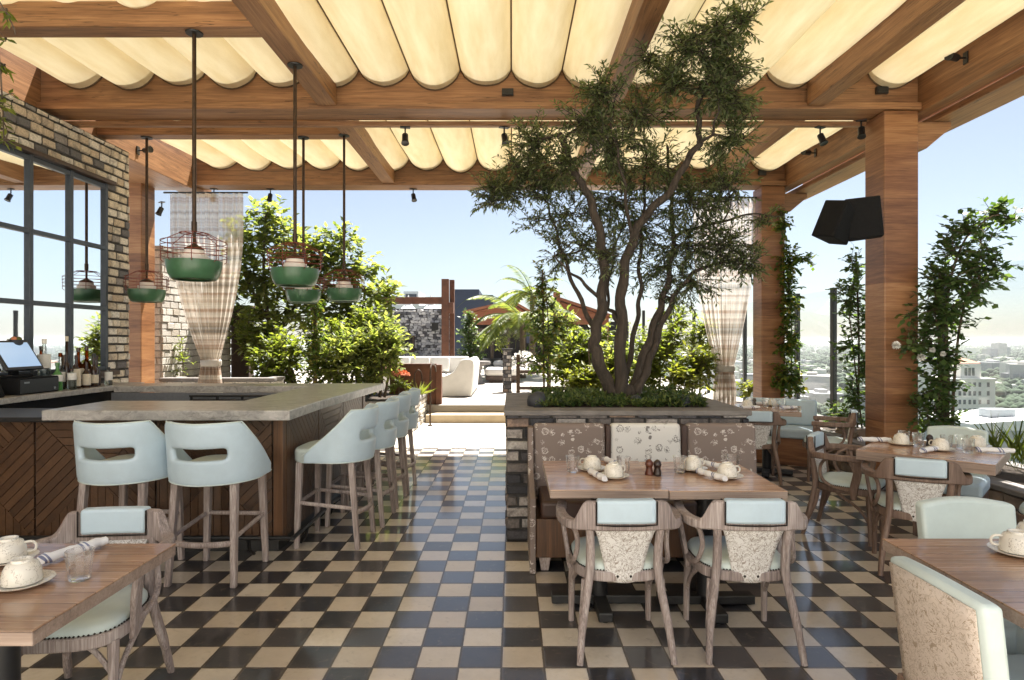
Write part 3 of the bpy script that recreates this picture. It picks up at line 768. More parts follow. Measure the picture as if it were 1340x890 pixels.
# ------------------------------------------------------------------ curtains
def curtain(name, label, loc, wtop, wtie, ztop, ztie, skew=0, seed=1, wbot=None):
    t = thing(name, label, 'curtain', loc, 0, 'plaid curtains at the pergola columns')
    wbot = wbot or wtie*1.6
    def fn(u, v):
        z = ztop*(1-v)
        if z > ztie:
            k = (z-ztie)/(ztop-ztie); e = min(1, k/.80)
            w = wtie+(wtop-wtie)*(math.sin(e*math.pi/2)**.95)
        else:
            k = (ztie-z)/ztie; w = wtie+(wbot-wtie)*min(1, k*3)**.7
        g = (w-wtie)/(wtop-wtie) if wtop > wtie else 0
        x = (u-.5)*w + skew*(1-min(1, max(0, g)))
        amp = .03+.035*(1-max(0, min(1, g)))
        y = amp*math.sin(u*2*math.pi*11+.6*math.sin(5*v+seed)) + .02*math.sin(u*31+seed)
        return (x, y, z)
    MB().grid(fn, 160, 46).build('curtain_fabric', M['curtain'], t, smooth=180, recalc=False)
    ri = MB()
    ri.lathe([(wtie/2+.012, -.05), (wtie/2+.03, -.03), (wtie/2+.03, .03), (wtie/2+.012, .05)], 20, M=T(skew, 0, ztie) @ Matrix.Diagonal((1, .62, 1, 1)), cap=False)
    ri.build('tie_band', M['rope'], t, solid=.012)
    MB().tube([(-wtop/2-.08, 0, ztop+.012), (wtop/2+.08, 0, ztop+.012)], .014, 10).build('curtain_rod', M['black'], t)
    return t
curtain('curtain', 'sheer tan and grey plaid curtain tied in at the left column, beside the brick wall', (-4.70, 9.5, 0), 1.13, .25, 3.80, 1.20, .08, 1)
curtain('curtain', 'sheer tan and grey plaid curtain tied in behind the tree at the far right column', (3.33, 9.75, 0), .98, .25, 3.78, 1.10, .02, 4, .36)
# ------------------------------------------------------------------ bar
BX, BY = -1.667, 4.50          # outer corner of the panelled body
bar = thing('bar_counter', 'u-shaped bar with grey stone top and diagonal walnut board panels', 'bar', (BX, BY, 0))
def clip(poly, a, b, c):       # keep a*x+b*y<=c
    out = []
    for i in range(len(poly)):
        p, q = poly[i], poly[(i+1) % len(poly)]
        dp, dq = a*p[0]+b*p[1]-c, a*q[0]+b*q[1]-c
        if dp <= 0: out.append(p)
        if dp*dq < 0:
            t = dp/(dp-dq); out.append((p[0]+(q[0]-p[0])*t, p[1]+(q[1]-p[1])*t))
    return out
def boards(regions, bw, gap):
    res = []
    for poly, ang in regions:
        ca, sa = math.cos(ang), math.sin(ang)          # boards run along (ca,sa); strips across
        nx, ny = -sa, ca
        vals = [nx*p[0]+ny*p[1] for p in poly]
        k = math.floor(min(vals)/bw)
        while k*bw < max(vals):
            s = clip(clip(poly, -nx, -ny, -(k*bw+gap/2)), nx, ny, (k+1)*bw-gap/2)
            if len(s) >= 3:
                ar = abs(sum(s[i][0]*s[(i+1) % len(s)][1]-s[(i+1) % len(s)][0]*s[i][1] for i in range(len(s))))/2
                if ar > 3e-4: res.append(s)
            k += 1
    return res
def module(x0, x1, z0, z1, flip):
    g = .004; w, h = x1-x0, z1-z0; cx, cz = (x0+x1)/2, z0+h*.52
    A, B, C_, D = (x0+g, z0+g), (x1-g, z0+g), (x1-g, z1-g), (x0+g, z1-g); O = (cx, cz)
    def tri(*p): return list(p)
    d = -1 if flip else 1
    return [(tri(A, B, O), R(90)), (tri(B, C_, O), R(45*d)), (tri(C_, D, O), R(0 if flip else -45)), (tri(D, A, O), R(-45*d if flip else 90))]
ZP0, ZP1 = .10, .985
body = MB()
body.box(-4.0, -.02, .02, .10, .0985, .99, 1).box(-.10, -.02, .102, 2.40, .0985, .99, 1)
fr = MB()
def panel_set(spans, xf):
    for i, (a, b) in enumerate(spans):
        for poly in boards(module(a, b, ZP0, ZP1, i % 2), .056, .004):
            cxp = sum(p[0] for p in poly)/len(poly); cyp = sum(p[1] for p in poly)/len(poly)
            poly = [(cxp+(p[0]-cxp)*.985, cyp+(p[1]-cyp)*.985) for p in poly]
            k = len(poly); vs = [xf(p[0], 0, p[1]) for p in poly]+[xf(p[0], .018, p[1]) for p in poly]
            fr.add(vs, [tuple(range(k, 2*k))]+[(i2, (i2+1) % k, k+(i2+1) % k, k+i2) for i2 in range(k)], 0)
front = [(-.92, -.075), (-1.80, -.925), (-2.68, -1.805), (-3.56, -2.685)]
panel_set(front, lambda u, n, z: (u, .019-n, z))
side = [(.075, .84), (.845, 1.61), (1.615, 2.38)]
panel_set(side, lambda u, n, z: (-.019+n, u, z))
body.build('bar_body', [M['dark_wood'], M['black']], bar, smooth=0)
fr.build('board_panels', M['bar_island'], bar, smooth=0)
MB().box(-.07, 0, 0, .07, .10, .99).build('corner_post', M['bar_wood'], bar, smooth=0, bevel=.005)
MB().box(-.07, 0, 2.33, 2.40, .10, .99).build('corner_post', M['bar_wood'], bar, smooth=0, bevel=.005)
MB().box(-4.0, -.05, .05, .12, 0, .0985).box(-.12, -.05, .121, 2.38, 0, .0985).build('plinth', M['black'], bar, smooth=0)
rl = MB(); rl.tube([(-3.9, -.12, .15), (.10, -.12, .15)], .016, 10); rl.tube([(.12, -.14, .15), (.12, 2.3, .15)], .016, 10)
for x in (-3.2, -2.2, -1.2, -.2): rl.tube([(x, -.12, .15), (x, -.10, .06), (x, -.02, .0)], .012, 8)
for y in (.2, .9, 1.6, 2.2): rl.tube([(.12, y, .15), (.10, y, .06), (.05, y+.03, .0)], .012, 8)
rl.build('foot_rail', M['black'], bar)
# stone tops (local coordinates from the corner)
def slab(x0, x1, y0, y1, z0, z1, name='stone_top', m='stone_counter'):
    c = ((x0+x1)/2-BX, (y0+y1)/2-BY, (z0+z1)/2)
    hx, hy, hz = (x1-x0)/2, (y1-y0)/2, (z1-z0)/2
    return MB().box(-hx, hx, -hy, hy, -hz, hz).build(name, M[m], bar, smooth=0, bevel=.006, loc=c)
slab(-3.27, -1.545, 4.30, 5.0, .99, 1.06)
cx_, cy_, cz_ = -1.82, 6.0115, 1.0249
MB().hexa([(-2.17-cx_, 5.003-cy_, -.0349), (-1.545-cx_, 5.003-cy_, -.0349), (-1.445-cx_, 7.02-cy_, -.0349), (-2.17-cx_, 7.02-cy_, -.0349), (-2.17-cx_, 5.003-cy_, .0349), (-1.545-cx_, 5.003-cy_, .0349), (-1.445-cx_, 7.02-cy_, .0349), (-2.17-cx_, 7.02-cy_, .0349)]).build('stone_top', M['stone_counter'], bar, smooth=0, bevel=.006, loc=(cx_-BX, cy_-BY, cz_))
slab(-4.26, -2.173, 6.62, 7.02, .99, 1.0596)
slab(-5.4, -3.275, 4.40, 5.0, .965, 1.0, 'service_top', 'black')
slab(-4.26, -2.2, 5.02, 6.60, .80, .86, 'bar_well', 'well')
w = MB(); w.box(-4.26-BX, -2.2-BX, 6.58-BY, 6.615-BY, .86, .988).box(-2.2-BX, -2.172-BX, 5.03-BY, 6.57-BY, .86, .988)
w.build('well_lining', M['well'], bar, smooth=0)
MB().box(-1.95-BX, -1.66-BX, 6.905-BY, 7.0-BY, 0, .988).build('end_panel', M['bar_wood'], bar, smooth=0, bevel=.004)
# back counter along the window
bc = thing('back_counter', 'pale stone ledge under the gridded window carrying the bottles', 'counter', (-4.45, 5.0, 0))
MB().box(-.22, .19, -1.6, 2.18, 1.01, 1.0597).build('stone_ledge', M['stone_counter'], bc, smooth=0, bevel=.005)
MB().box(-.2, .15, -1.58, 2.15, .1, 1.009).build('cabinet', M['black_soft'], bc, smooth=0, bevel=.004)
MB().box(-.2, .10, -1.55, 2.12, 0, .0985).build('plinth', M['black'], bc, smooth=0)

# speed rail / gear inside the bar
sr = thing('bottle_rail', 'black metal bottle rail hung inside the far side of the bar', 'bottle rail', (-2.95, 6.57, .86))
MB().box(-.42, .42, -.02, .0, .0, .012).box(-.42, .42, -.10, -.09, .0, .07).box(-.42, .42, -.0895, -.02, .0, .006).build('tray', M['black'], sr, smooth=0)
r_ = MB(); r_.tube([(-.42, -.1, .105), (.42, -.1, .105)], .011, 8)
for x in (-.4, -.13, .13, .4): r_.tube([(x, -.1, .0), (x, -.1, .105)], .014, 8)
r_.build('guard_rail', M['black'], sr)
for k in range(5):
    g = thing('tumbler', 'upturned clear tumbler drying inside the bar well, one of a row', 'glass', (-2.78+.1*k, 5.14, .862), 0, 'tumblers drying in the bar well')
    MB().lathe([(.036, 0), (.03, .09), (.0, .092)], 14, cap=False).build('glass_body', M['glass'], g)

# register
ty = 5.62
dr = thing('cash_drawer', 'black cash drawer on the stone ledge under the touch screen', 'cash drawer', (-4.46, ty+.08, 1.06))
MB().box(-.15, .11, -.24, .24, 0, .15).build('drawer_case', M['black_soft'], dr, smooth=0, bevel=.008)
MB().box(.1105, .118, -.23, .23, .012, .135).build('drawer_front', M['black'], dr, smooth=0, bevel=.003)
MB().lathe([(.012, 0), (.012, .008)], 12, M=T(.118, .17, .04) @ RY(R(90))).build('lock', M['steel'], dr)
MB().box(.1182, .120, -.19, -.13, .10, .115).build('plate', M['steel'], dr, smooth=0)
ps = thing('register_screen', 'tilted touch screen till with a blue lit display', 'till', (-4.48, ty-.02, 1.212))
MB().box(-.12, .06, -.14, .12, 0, .022).build('base', M['black_soft'], ps, smooth=0, bevel=.008)
MB().box(-.05, -.01, -.04, .04, .022, .16).build('neck', M['black_soft'], ps, smooth=0, bevel=.006)
Mt = T(.0, 0, .20) @ RY(R(-32))
MB().box(-.02, .012, -.215, .215, -.155, .155, M=Mt).build('housing', M['black'], ps, smooth=0, bevel=.01)
MB().box(.0125, .0145, -.19, .19, -.128, .128, M=Mt).build('display', M['screen'], ps, smooth=0)
cr = thing('card_printer', 'rounded black receipt printer at the left frame edge beside the till', 'printer', (-4.42, 5.20, 1.06))
MB().hexa([(-.11,-.09,0),(.1,-.09,0),(.1,.1,0),(-.11,.1,0),(-.1,-.08,.17),(.05,-.08,.14),(.05,.09,.14),(-.1,.09,.17)]).build('case', M['black_soft'], cr, smooth=0, bevel=.025, seg=3)
MB().box(-.04, .03, -.05, .06, .156, .166, M=RY(R(12))).build('paper_slot', M['steel'], cr, smooth=0)
bw = thing('garnish_bowl', 'small dark bowl of fruit on top of the till screen', 'bowl', (-4.55, ty+.06, 1.492))
MB().lathe([(.02, 0), (.05, .02), (.06, .06), (.054, .058), (.04, .02)], 14).build('bowl', M['pot'], bw)
for a in range(4):
    MB().lathe([(.002, -.024), (.02, -.014), (.025, 0), (.02, .014), (.002, .024)], 10, M=T(.026*math.cos(a*1.6), .026*math.sin(a*1.6), .066)).build('fruit', M['petal_orange' if a % 2 else 'leaf_yellow'], bw)

# bottles
def bottle(x, y, h, r, mat, lab, label, neck=.35, capm='black', lz=(.22, .5), shoulder=.1):
    t = thing('bottle', label, 'bottle', (x, y, 1.0602), rnd.uniform(0, 6), 'bottles on the stone ledge by the window')
    h *= 1.28; r *= 1.1
    n = h*neck; b = h-n
    MB().lathe([(r*.9, 0), (r, .006), (r, b-h*shoulder), (r*.72, b-h*.03), (r*.36, b+.015), (r*.32, h-.012), (r*.38, h-.01), (r*.38, h)], 16).build('bottle_body', M[mat], t, smooth=50)
    MB().lathe([(r*.42, h*.93), (r*.42, h+.012), (r*.34, h+.016)], 12).build('stopper', M[capm], t)
    if lab: MB().lathe([(r*1.012, h*lz[0]), (r*1.02, h*lz[0]+.002), (r*1.02, h*lz[1]-.002), (r*1.012, h*lz[1])], 16, cap=False).build('paper_label', M[lab], t)
bx = -4.42
bottle(-4.55, 6.02, .38, .048, 'clear_bottle', 'label_white', 'tall clear bottle with a white label, nearest the till', .3, 'white_paint', (.45, .72))
bottle(bx+.02, 5.99, .20, .04, 'lime_liquor', 'label_white', 'short green bottle with white label in front of the tall clear bottle', .3, 'lime_liquor', (.35, .6))
bottle(bx-.06, 6.14, .27, .038, 'clear_bottle', 'label_white', 'clear bottle with a white band between green and amber bottles', .38, 'amber')
bottle(bx+.06, 6.13, .15, .036, 'clear_bottle', 'label_white', 'squat clear jar-like bottle at the front of the ledge', .25, 'dark_bottle', (.5, .85))
bottle(bx-.09, 6.27, .40, .034, 'dark_bottle', None, 'tallest slender dark bottle with long pale neck', .5, 'label_paper')
bottle(bx+.02, 6.25, .25, .037, 'dark_bottle', 'label_paper', 'dark bottle with a big cream label in the middle of the row', .35, 'dark_bottle', (.08, .62))
bottle(bx-.05, 6.38, .31, .042, 'amber', 'label_paper', 'amber spirit bottle with cream label behind the dark ones', .35, 'dark_bottle')
bottle(bx+.04, 6.37, .22, .036, 'dark_bottle', 'label_paper', 'shorter brown bottle with cream label at the ledge front', .4, 'amber', (.1, .5))
bottle(bx-.06, 6.52, .32, .04, 'amber', 'label_paper', 'amber bottle with golden label right of centre', .38, 'dark_bottle', (.2, .45))
bottle(bx+.03, 6.50, .26, .038, 'dark_bottle', 'label_paper', 'dark bottle with gold label near the right of the row', .38, 'black', (.12, .38))
bottle(bx-.03, 6.63, .24, .036, 'dark_bottle', None, 'plain dark bottle second from the wall end of the row', .4, 'dark_bottle')
bottle(bx+.04, 6.72, .14, .034, 'clear_bottle', 'label_white', 'small clear bottle at the wall end of the row', .3, 'black', (.3, .8))

# ------------------------------------------------------------------ bar stools (local front = +Y)
def stool0():
    t = thing('bar_stool', 'x', 'bar stool')
    # wraparound shell with a hand slot
    nu, nv = 28, 8
    zz = [.635, .70, .775, .800, .845, .870, .94, 1.0, 1.035]
    def pt(u, v):
        a = (u-.5)*2                                   # -1..1 round the back
        s = abs(a)
        th = a*R(128)
        x = .255*math.sin(th) if s < .7 else math.copysign(.255*math.sin(R(90))*1.0, a)
        if s < .7:
            th = a/.7*R(90); x = .252*math.sin(th); y = -.03-.225*math.cos(th)
        else:
            x = math.copysign(.252-.010*(s-.7)/.3, a); y = -.03+(s-.7)/.3*.17
        j = v*nv; k = min(int(j), nv-1); z = zz[k]+(zz[k+1]-zz[k])*(j-k)
        e = max(0, (s-.44)/.56); drop = .345*(e**.85)
        top = 1.035-drop
        z = .635+(z-.635)*(top-.635)/.40
        lean = (z-.635)*.10
        return (x*(1+.05*(z-.635)/.4), y-lean*(1-min(1, s*1.2)*.6), z+.012*s)
    def skip(i, j):
        return j in (3, 4) and 10 <= i <= 17 
    sh = MB().grid(pt, nu, nv, skip=skip).build('backrest_shell', M['blue'], t, smooth=180, sub=0)
    md = sh.modifiers.new('thick', 'SOLIDIFY'); md.thickness = .046; md.offset = 1
    md = sh.modifiers.new('sub', 'SUBSURF'); md.levels = 2; md.render_levels = 2
    wl_ = MB(); edge = []
    for k in range(57):
        p = Vector(pt(k/56, 1)); c0 = Vector((0, -.03, p.z)); o_ = (p-c0); o_.z = 0
        edge.append(p+o_.normalized()*.034+Vector((0, 0, -.006)))
    wl_.tube(edge, .0045, 6); edge2 = []
    for k in range(57):
        p = Vector(pt(k/56, 0)); c0 = Vector((0, -.03, p.z)); o_ = (p-c0); o_.z = 0
        edge2.append(p+o_.normalized()*.040+Vector((0, 0, .008)))
    wl_.tube(edge2, .004, 6)
    wl_.build('piping', M['blue_light'], sh)
    se = MB()
    poly = []
    for k in range(24):
        a = 2*math.pi*k/24; c_, s_ = math.cos(a), math.sin(a)
        poly.append((.236*math.copysign(abs(c_)**.5, c_), .02+.245*math.copysign(abs(s_)**.5, s_)))
    se.prism(poly, .632, .742, 'XY')
    se.build('seat', M['blue_light'], t, smooth=35, bevel=.025, seg=3)
    for sx in (-1, 1):
        for yf, yb, sy in ((.20, .20, 1), (-.205, -.235, -1)):
            top, bot = (sx*.19, yf if sy > 0 else -.19, .64), (sx*.212, .215 if sy > 0 else -.245, 0)
            h0, h1 = .023, .018
            vs = []
            for (x, y, z), h in ((bot, h1), (top, h0)):
                vs += [(x-h, y-h, z), (x+h, y-h, z), (x+h, y+h, z), (x-h, y+h, z)]
            MB().hexa(vs).build('leg', M['chair'], t, smooth=0, bevel=.006)
    for sx in (-1, 1):
        MB().tube([(sx*.203, -.222, .30), (sx*.203, .206, .34)], .015, 8, sx=.8).build('stretcher', M['chair'], t)
    MB().tube([(-.2, .206, .34), (.2, .206, .34)], .015, 8).build('stretcher', M['chair'], t)
    MB().tube(spline([(-.203, -.225, .27), (-.1, -.262, .27), (0, -.275, .27), (.1, -.262, .27), (.203, -.225, .27)], 4), .019, 8, sx=.75).build('stretcher', M['chair'], t)
    return t
st0 = stool0()
stools = [(-2.55, 4.16, face(.02, 1), 'pale blue bar stool at the front of the bar, left one standing behind the armchair'),
 (-1.945, 4.13, face(.04, 1), 'pale blue bar stool at the front of the bar nearest its corner, seen from behind'),
 (-1.375, 4.80, face(-1, .05), 'nearest pale blue bar stool on the long side of the bar, seen from its side'),
 (-1.31, 5.34, face(-1, .03), 'second pale blue bar stool along the side of the bar, tucked behind the nearest one'),
 (-1.30, 5.90, face(-1, .02), 'third pale blue bar stool along the side of the bar'),
 (-1.29, 6.44, face(-1, .02), 'last pale blue bar stool along the side, nearest the garden steps')]
for i, (x, y, a, l) in enumerate(stools):
    o = st0 if i == 0 else dup(st0)
    o.location = (x, y, 0); o.rotation_euler = (0, 0, a); o['label'] = l; o['group'] = 'bar stools along the bar'

# ------------------------------------------------------------------ pendants
def pendant0():
    t = thing('pendant_lamp', 'x', 'pendant lamp')       # origin: bottom of the bowl
    MB().lathe([(.135, .006), (.150, 0), (.168, .012), (.187, .05), (.200, .10), (.203, .150), (.197, .152), (.192, .10), (.178, .05), (.155, .02), (.135, .016)], 32, cap=False).build('shade', M['lamp_green'], t, smooth=60)
    dif = MB().lathe([(.0, .018), (.10, .02), (.115, .07), (.098, .152), (.098, .195), (.078, .205), (.072, .238), (.03, .245)], 24, cap=False).build('diffuser', M['lamp_white'], t, smooth=50)
    MB().lathe([(.074, .236), (.070, .252), (.03, .275), (.012, .29), (.012, .375), (.02, .378), (.02, .40), (.0, .402)], 16, cap=False).build('socket_cap', M['bronze'], t, smooth=50)
    cg = MB()
    for k in range(8):
        a = 2*math.pi*(k+.5)/8; c_, s_ = math.cos(a), math.sin(a)
        cg.tube([(c_*r, s_*r, z) for r, z in ((.212, .135), (.232, .15), (.236, .30), (.105, .368), (.02, .368))], .003, 6)
    for r, z in ((.236, .185), (.236, .225), (.237, .262), (.236, .30), (.105, .368)):
        cg.tube([(r*math.cos(2*math.pi*j/28), r*math.sin(2*math.pi*j/28), z) for j in range(29)], .003, 6, caps=False)
    cg.build('wire_cage', M['lamp_cage'], t)
    return t
pd0 = pendant0()
pend = [(-2.50, 4.87, 2.02, ZB+.038, 'green bowl pendant with red wire cage hanging large in front of the left curtain'),
 (-1.90, 5.42, 2.02, ZB+.028, 'green bowl pendant hung from the left rafter in front of another pendant, against the tree'),
 (-4.36, 7.39, 2.0, ZB+.038, 'green bowl pendant hanging next to the brick wall and left column'),
 (-2.49, 7.39, 1.99, ZB+.038, 'green bowl pendant mostly hidden behind and just below a nearer one'),
 (-1.98, 7.30, 2.0, ZB+.038, 'green bowl pendant hanging closest to the open sky, rightmost over the bar')]
pds = [pd0]+[dup(pd0) for _ in pend[1:]]
for i, (x, y, z, zt, l) in enumerate(pend):
    o = pds[i]
    o.location = (x, y, z); o['label'] = l; o['group'] = 'green pendants over the bar'
    o.rotation_euler = (0, 0, .3*i)
    h = zt-z
    MB().tube([(0, 0, .39), (0, 0, h-.01)], .0155, 10).lathe([(.021, .40), (.021, .46)], 10).build('pipe', M['bronze'], o)
    MB().lathe([(.062, h-.012), (.066, h-.004), (.066, h)], 20).build('canopy_plate', M['black'], o)
# ------------------------------------------------------------------ bentwood armchair (local front = +Y, origin on the floor)
def armchair0(label='x', dark=False):
    t = thing('armchair', label, 'armchair')
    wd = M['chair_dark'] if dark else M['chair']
    # continuous arm and back rail
    half = [(.268, .17), (.288, .04), (.286, -.08), (.258, -.17), (.195, -.222), (.10, -.238), (0, -.242)]
    pts = spline([(x, y, 0) for x, y in half]+[(-x, y, 0) for x, y in half[-2::-1]], 6)
    z0, z1, tk = [], [], []
    for p in pts:
        s = abs(p.x); back = p.y < -.13
        e = max(0, min(1, (.245-s)/.055)) if back else 0
        e = e*e*(3-2*e)
        z0.append(.632-.006*(1-e)); z1.append(.672+.100*e); tk.append(.05-.008*e)
    MB().band([(p.x, p.y) for p in pts], z0, z1, tk, lean=0).build('arm_rail', wd, t, smooth=40, bevel=.009, seg=2)
    # upholstered pad let into the rail, nailheads round it
    pp = spline([(.142, -.232, 0), (.07, -.2405, 0), (0, -.242, 0), (-.07, -.2405, 0), (-.142, -.232, 0)], 4); k = len(pp)
    pad = MB().band([(p.x, p.y) for p in pp], [.668]*k, [.782]*k, .062).build('back_pad', M['blue'], t, smooth=40, bevel=.014, seg=3)
    nl = MB()
    for sy in (-.031, .031):
        path = [Vector((.146, -.232+sy, .775)), Vector((.146, -.232+sy, .664)), Vector((.07, -.2405+sy, .662)), Vector((0, -.242+sy, .662)), Vector((-.07, -.2405+sy, .662)), Vector((-.146, -.232+sy, .664)), Vector((-.146, -.232+sy, .775))]
        nl.tube(path, .0042, 5)
        for a, b in zip(path, path[1:]):
            q = max(1, int((b-a).length/.012))
            for i in range(q):
                c = a+(b-a)*(i/q); nl.lathe([(.0, -.004), (.0048, 0), (0, .004)], 5, M=T(*c), cap=False)
    nl.build('nail_trim', M['nail'], pad)
    # splat
    def sp(y_off):
        def fn(u, v):
            z = .637-.262*v; w = .147-.066*(v**.8); x = (u-.5)*2*w
            y = -.222+.042*v+.012*math.sin(v*3.1)-.012*(1-(u-.5)**2*4)+y_off
            return (x, y, z-.012*(1-(2*u-1)**2)*v)
        return fn
    spl = MB().grid(sp(0), 10, 10).build('splat', M['toile'], t, smooth=60, solid=.022)
    for sx in (-1, 1):
        MB().lathe([(.0, -.006), (.007, -.003), (.007, .003), (0, .006)], 8, M=T(sx*.032, -.199, .395) @ RX(R(90)), cap=False).build('nail', M['nail'], spl)
    # seat
    def outline(g):
        o = []
        for k in range(28):
            a = 2*math.pi*k/28; c_, s_ = math.cos(a), math.sin(a)
            w = .222+.018*s_
            o.append(((w+g)*math.copysign(abs(c_)**.6, c_), .035+(.225+g)*math.copysign(abs(s_)**.6, s_)))
        return o
    MB().prism(outline(.012), .365, .418, 'XY').build('seat_frame', wd, t, smooth=35, bevel=.008)
    cu = MB(); o0, o1, o2 = outline(0), outline(-.012), outline(-.06)
    rings = [(o0, .418), (o0, .436), (o1, .452), (o2, .463)]
    n = 28; vs = [(x, y, z) for o, z in rings for x, y in o]+[(0, .035, .467)]
    fs = [(r*n+i, r*n+(i+1) % n, (r+1)*n+(i+1) % n, (r+1)*n+i) for r in range(3) for i in range(n)]+[(3*n+i, 3*n+(i+1) % n, 4*n) for i in range(n)]
    cush = cu.add(vs, fs).build('seat_cushion', M['blue_light'], t, smooth=180)
    nt = MB(); oo = outline(.004)
    for i in range(n):
        a, b = Vector((*oo[i], .421)), Vector((*oo[(i+1) % n], .421))
        for j in range(max(1, int((b-a).length/.013))): nt.lathe([(0, -.005), (.0055, 0), (0, .005)], 5, M=T(*(a+(b-a)*(j/max(1, int((b-a).length/.013))))), cap=False)
    nt.build('nail_trim', M['nail'], cush)
    for sx in (-1, 1):
        MB().tube(spline([(sx*.226, -.272, 0), (sx*.208, -.232, .17), (sx*.172, -.195, .38), (sx*.165, -.20, .50), (sx*.172, -.225, .645)], 5), [.016]*2+[.018]*3+[.021]*6+[.0225]*6+[.021]*4, 10).build('leg', wd, t)
        MB().tube([(sx*.214, .205, 0), (sx*.212, .2, .2), (sx*.206, .19, .375)], [.0155, .018, .022], 10).build('leg', wd, t)
        # front arm support, a curved flat board
        def arm(s=sx):
            prof = spline([(s*.236, .095, .335), (s*.246, .10, .42), (s*.262, .125, .53), (s*.279, .135, .633)], 4)
            m = MB(); vs = []
            for i, p in enumerate(prof):
                h = .018+.012*math.sin(i/len(prof)*3.1)
                vs += [(p.x-.011, p.y-h, p.z), (p.x+.011, p.y-h, p.z), (p.x+.011, p.y+h, p.z), (p.x-.011, p.y+h, p.z)]
            k = len(prof)
            fs = [(i*4+j, i*4+(j+1) % 4, (i+1)*4+(j+1) % 4, (i+1)*4+j) for i in range(k-1) for j in range(4)]+[(3, 2, 1, 0), tuple((k-1)*4+j for j in range(4))]
            return m.add(vs, fs)
        arm().build('arm_support', wd, t, smooth=40, bevel=.004)
        MB().tube(spline([(sx*.240, .08, .40), (sx*.243, -.02, .405), (sx*.236, -.115, .45), (sx*.222, -.145, .53), (sx*.232, -.12, .60), (sx*.27, -.06, .64)], 5), .0125, 8).build('arm_loop', wd, t)
        MB().tube(spline([(sx*.192, -.165, .37), (sx*.200, -.18, .27), (sx*.214, -.222, .16), (sx*.219, -.25, .09)], 5), [.014]*12+[.011]*4, 8).build('leg_brace', wd, t)
        MB().tube(spline([(sx*.212, .19, .17), (sx*.214, .13, .26), (sx*.216, .02, .335), (sx*.216, -.03, .37)], 5), .011, 8).build('leg_brace', wd, t)
    MB().tube(spline([(-.205, .192, .24), (-.12, .19, .345), (0, .188, .37), (.12, .19, .345), (.205, .192, .24)], 5), .011, 8).build('front_brace', wd, t)
    return t
ac0 = armchair0('x')
GA = 'bentwood armchairs with pale blue seats'
def chairs(src, lst, group):
    for i, (x, y, a, l) in enumerate(lst):
        o = src if i == 0 else dup(src)
        o.location = (x, y, 0); o.rotation_euler = (0, 0, a); o['label'] = l; o['group'] = group
chairs(ac0, [(.545, 3.225, R(1), 'weathered wood armchair with printed splat at the left of the centre tables, back to us'),
 (1.175, 3.225, R(-1.5), 'weathered wood armchair with printed splat at the right of the centre tables, back to us'),
 (-1.79, 2.60, face(.10, -1), 'armchair facing us behind the table at bottom left, in front of the bar stools'),
 (-2.02, 2.00, face(1, .12), 'armchair mostly out of frame at the bottom left corner under the table edge')], GA)
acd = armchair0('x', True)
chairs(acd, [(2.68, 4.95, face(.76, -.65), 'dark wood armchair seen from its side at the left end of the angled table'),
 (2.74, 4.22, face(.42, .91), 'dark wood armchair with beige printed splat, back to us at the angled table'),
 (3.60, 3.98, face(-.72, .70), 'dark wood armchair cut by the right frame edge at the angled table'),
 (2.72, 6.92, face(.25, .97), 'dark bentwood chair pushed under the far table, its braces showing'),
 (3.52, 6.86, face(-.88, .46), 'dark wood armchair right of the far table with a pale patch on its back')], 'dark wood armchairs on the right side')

# ------------------------------------------------------------------ upholstered side chair
def side0():
    t = thing('side_chair', 'x', 'side chair')
    def back(u, v, off=0):
        x = (u-.5)*.40*(1+.03*v); z = .40+.42*v+.02*math.sin(u*math.pi)*v
        y = -.205-.05*v-.03*math.cos((u-.5)*math.pi)+.0
        return x, y, z
    n = 10
    m = MB(); vs = []
    for j in range(9):
        for i in range(n+1): vs.append(back(i/n, j/8))
    for j in range(9):
        for i in range(n+1):
            x, y, z = back(i/n, j/8); vs.append((x, y+.065, z))
    q = 9*(n+1); fs = []
    for j in range(8):
        for i in range(n):
            a = j*(n+1)+i; fs += [(a, a+1, a+n+2, a+n+1), (q+a, q+a+n+1, q+a+n+2, q+a+1)]
    for j in range(8):
        a = j*(n+1); b = a+n; fs += [(a, a+n+1, q+a+n+1, q+a), (b, q+b, q+b+n+1, b+n+1)]
    for i in range(n):
        a = 8*(n+1)+i; fs += [(a, a+1, q+a+1, q+a), (i, q+i, q+i+1, i+1)]
    bk = m.add(vs, fs).build('backrest', M['blue_light'], t, smooth=50, bevel=.018, seg=3)
    def bp(u, v):
        x, y, z = back(.045+.91*u, .03+.925*v); return (x, y-.004, z)
    MB().grid(bp, 10, 8).build('back_panel', M['toile_beige'], bk, smooth=60, solid=.004)
    MB().prism([(.2*c, .2*s) for c, s in ()] or [(-.225, -.19), (.225, -.19), (.235, .26), (-.235, .26)], .365, .475, 'XY').build('seat', M['blue'], t, smooth=35, bevel=.028, seg=3)
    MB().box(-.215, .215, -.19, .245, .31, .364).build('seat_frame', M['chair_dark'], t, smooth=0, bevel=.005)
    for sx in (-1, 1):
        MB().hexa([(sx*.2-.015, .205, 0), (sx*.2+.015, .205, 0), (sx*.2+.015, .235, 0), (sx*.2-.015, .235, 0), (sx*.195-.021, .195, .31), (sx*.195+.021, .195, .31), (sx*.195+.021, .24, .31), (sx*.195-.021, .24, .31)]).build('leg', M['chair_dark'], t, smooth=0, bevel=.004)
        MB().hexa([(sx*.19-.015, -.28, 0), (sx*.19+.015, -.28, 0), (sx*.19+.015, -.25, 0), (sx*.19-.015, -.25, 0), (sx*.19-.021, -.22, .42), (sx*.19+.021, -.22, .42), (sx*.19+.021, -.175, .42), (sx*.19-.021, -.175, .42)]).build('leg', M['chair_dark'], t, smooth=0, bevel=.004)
    return t
sc0 = side0()
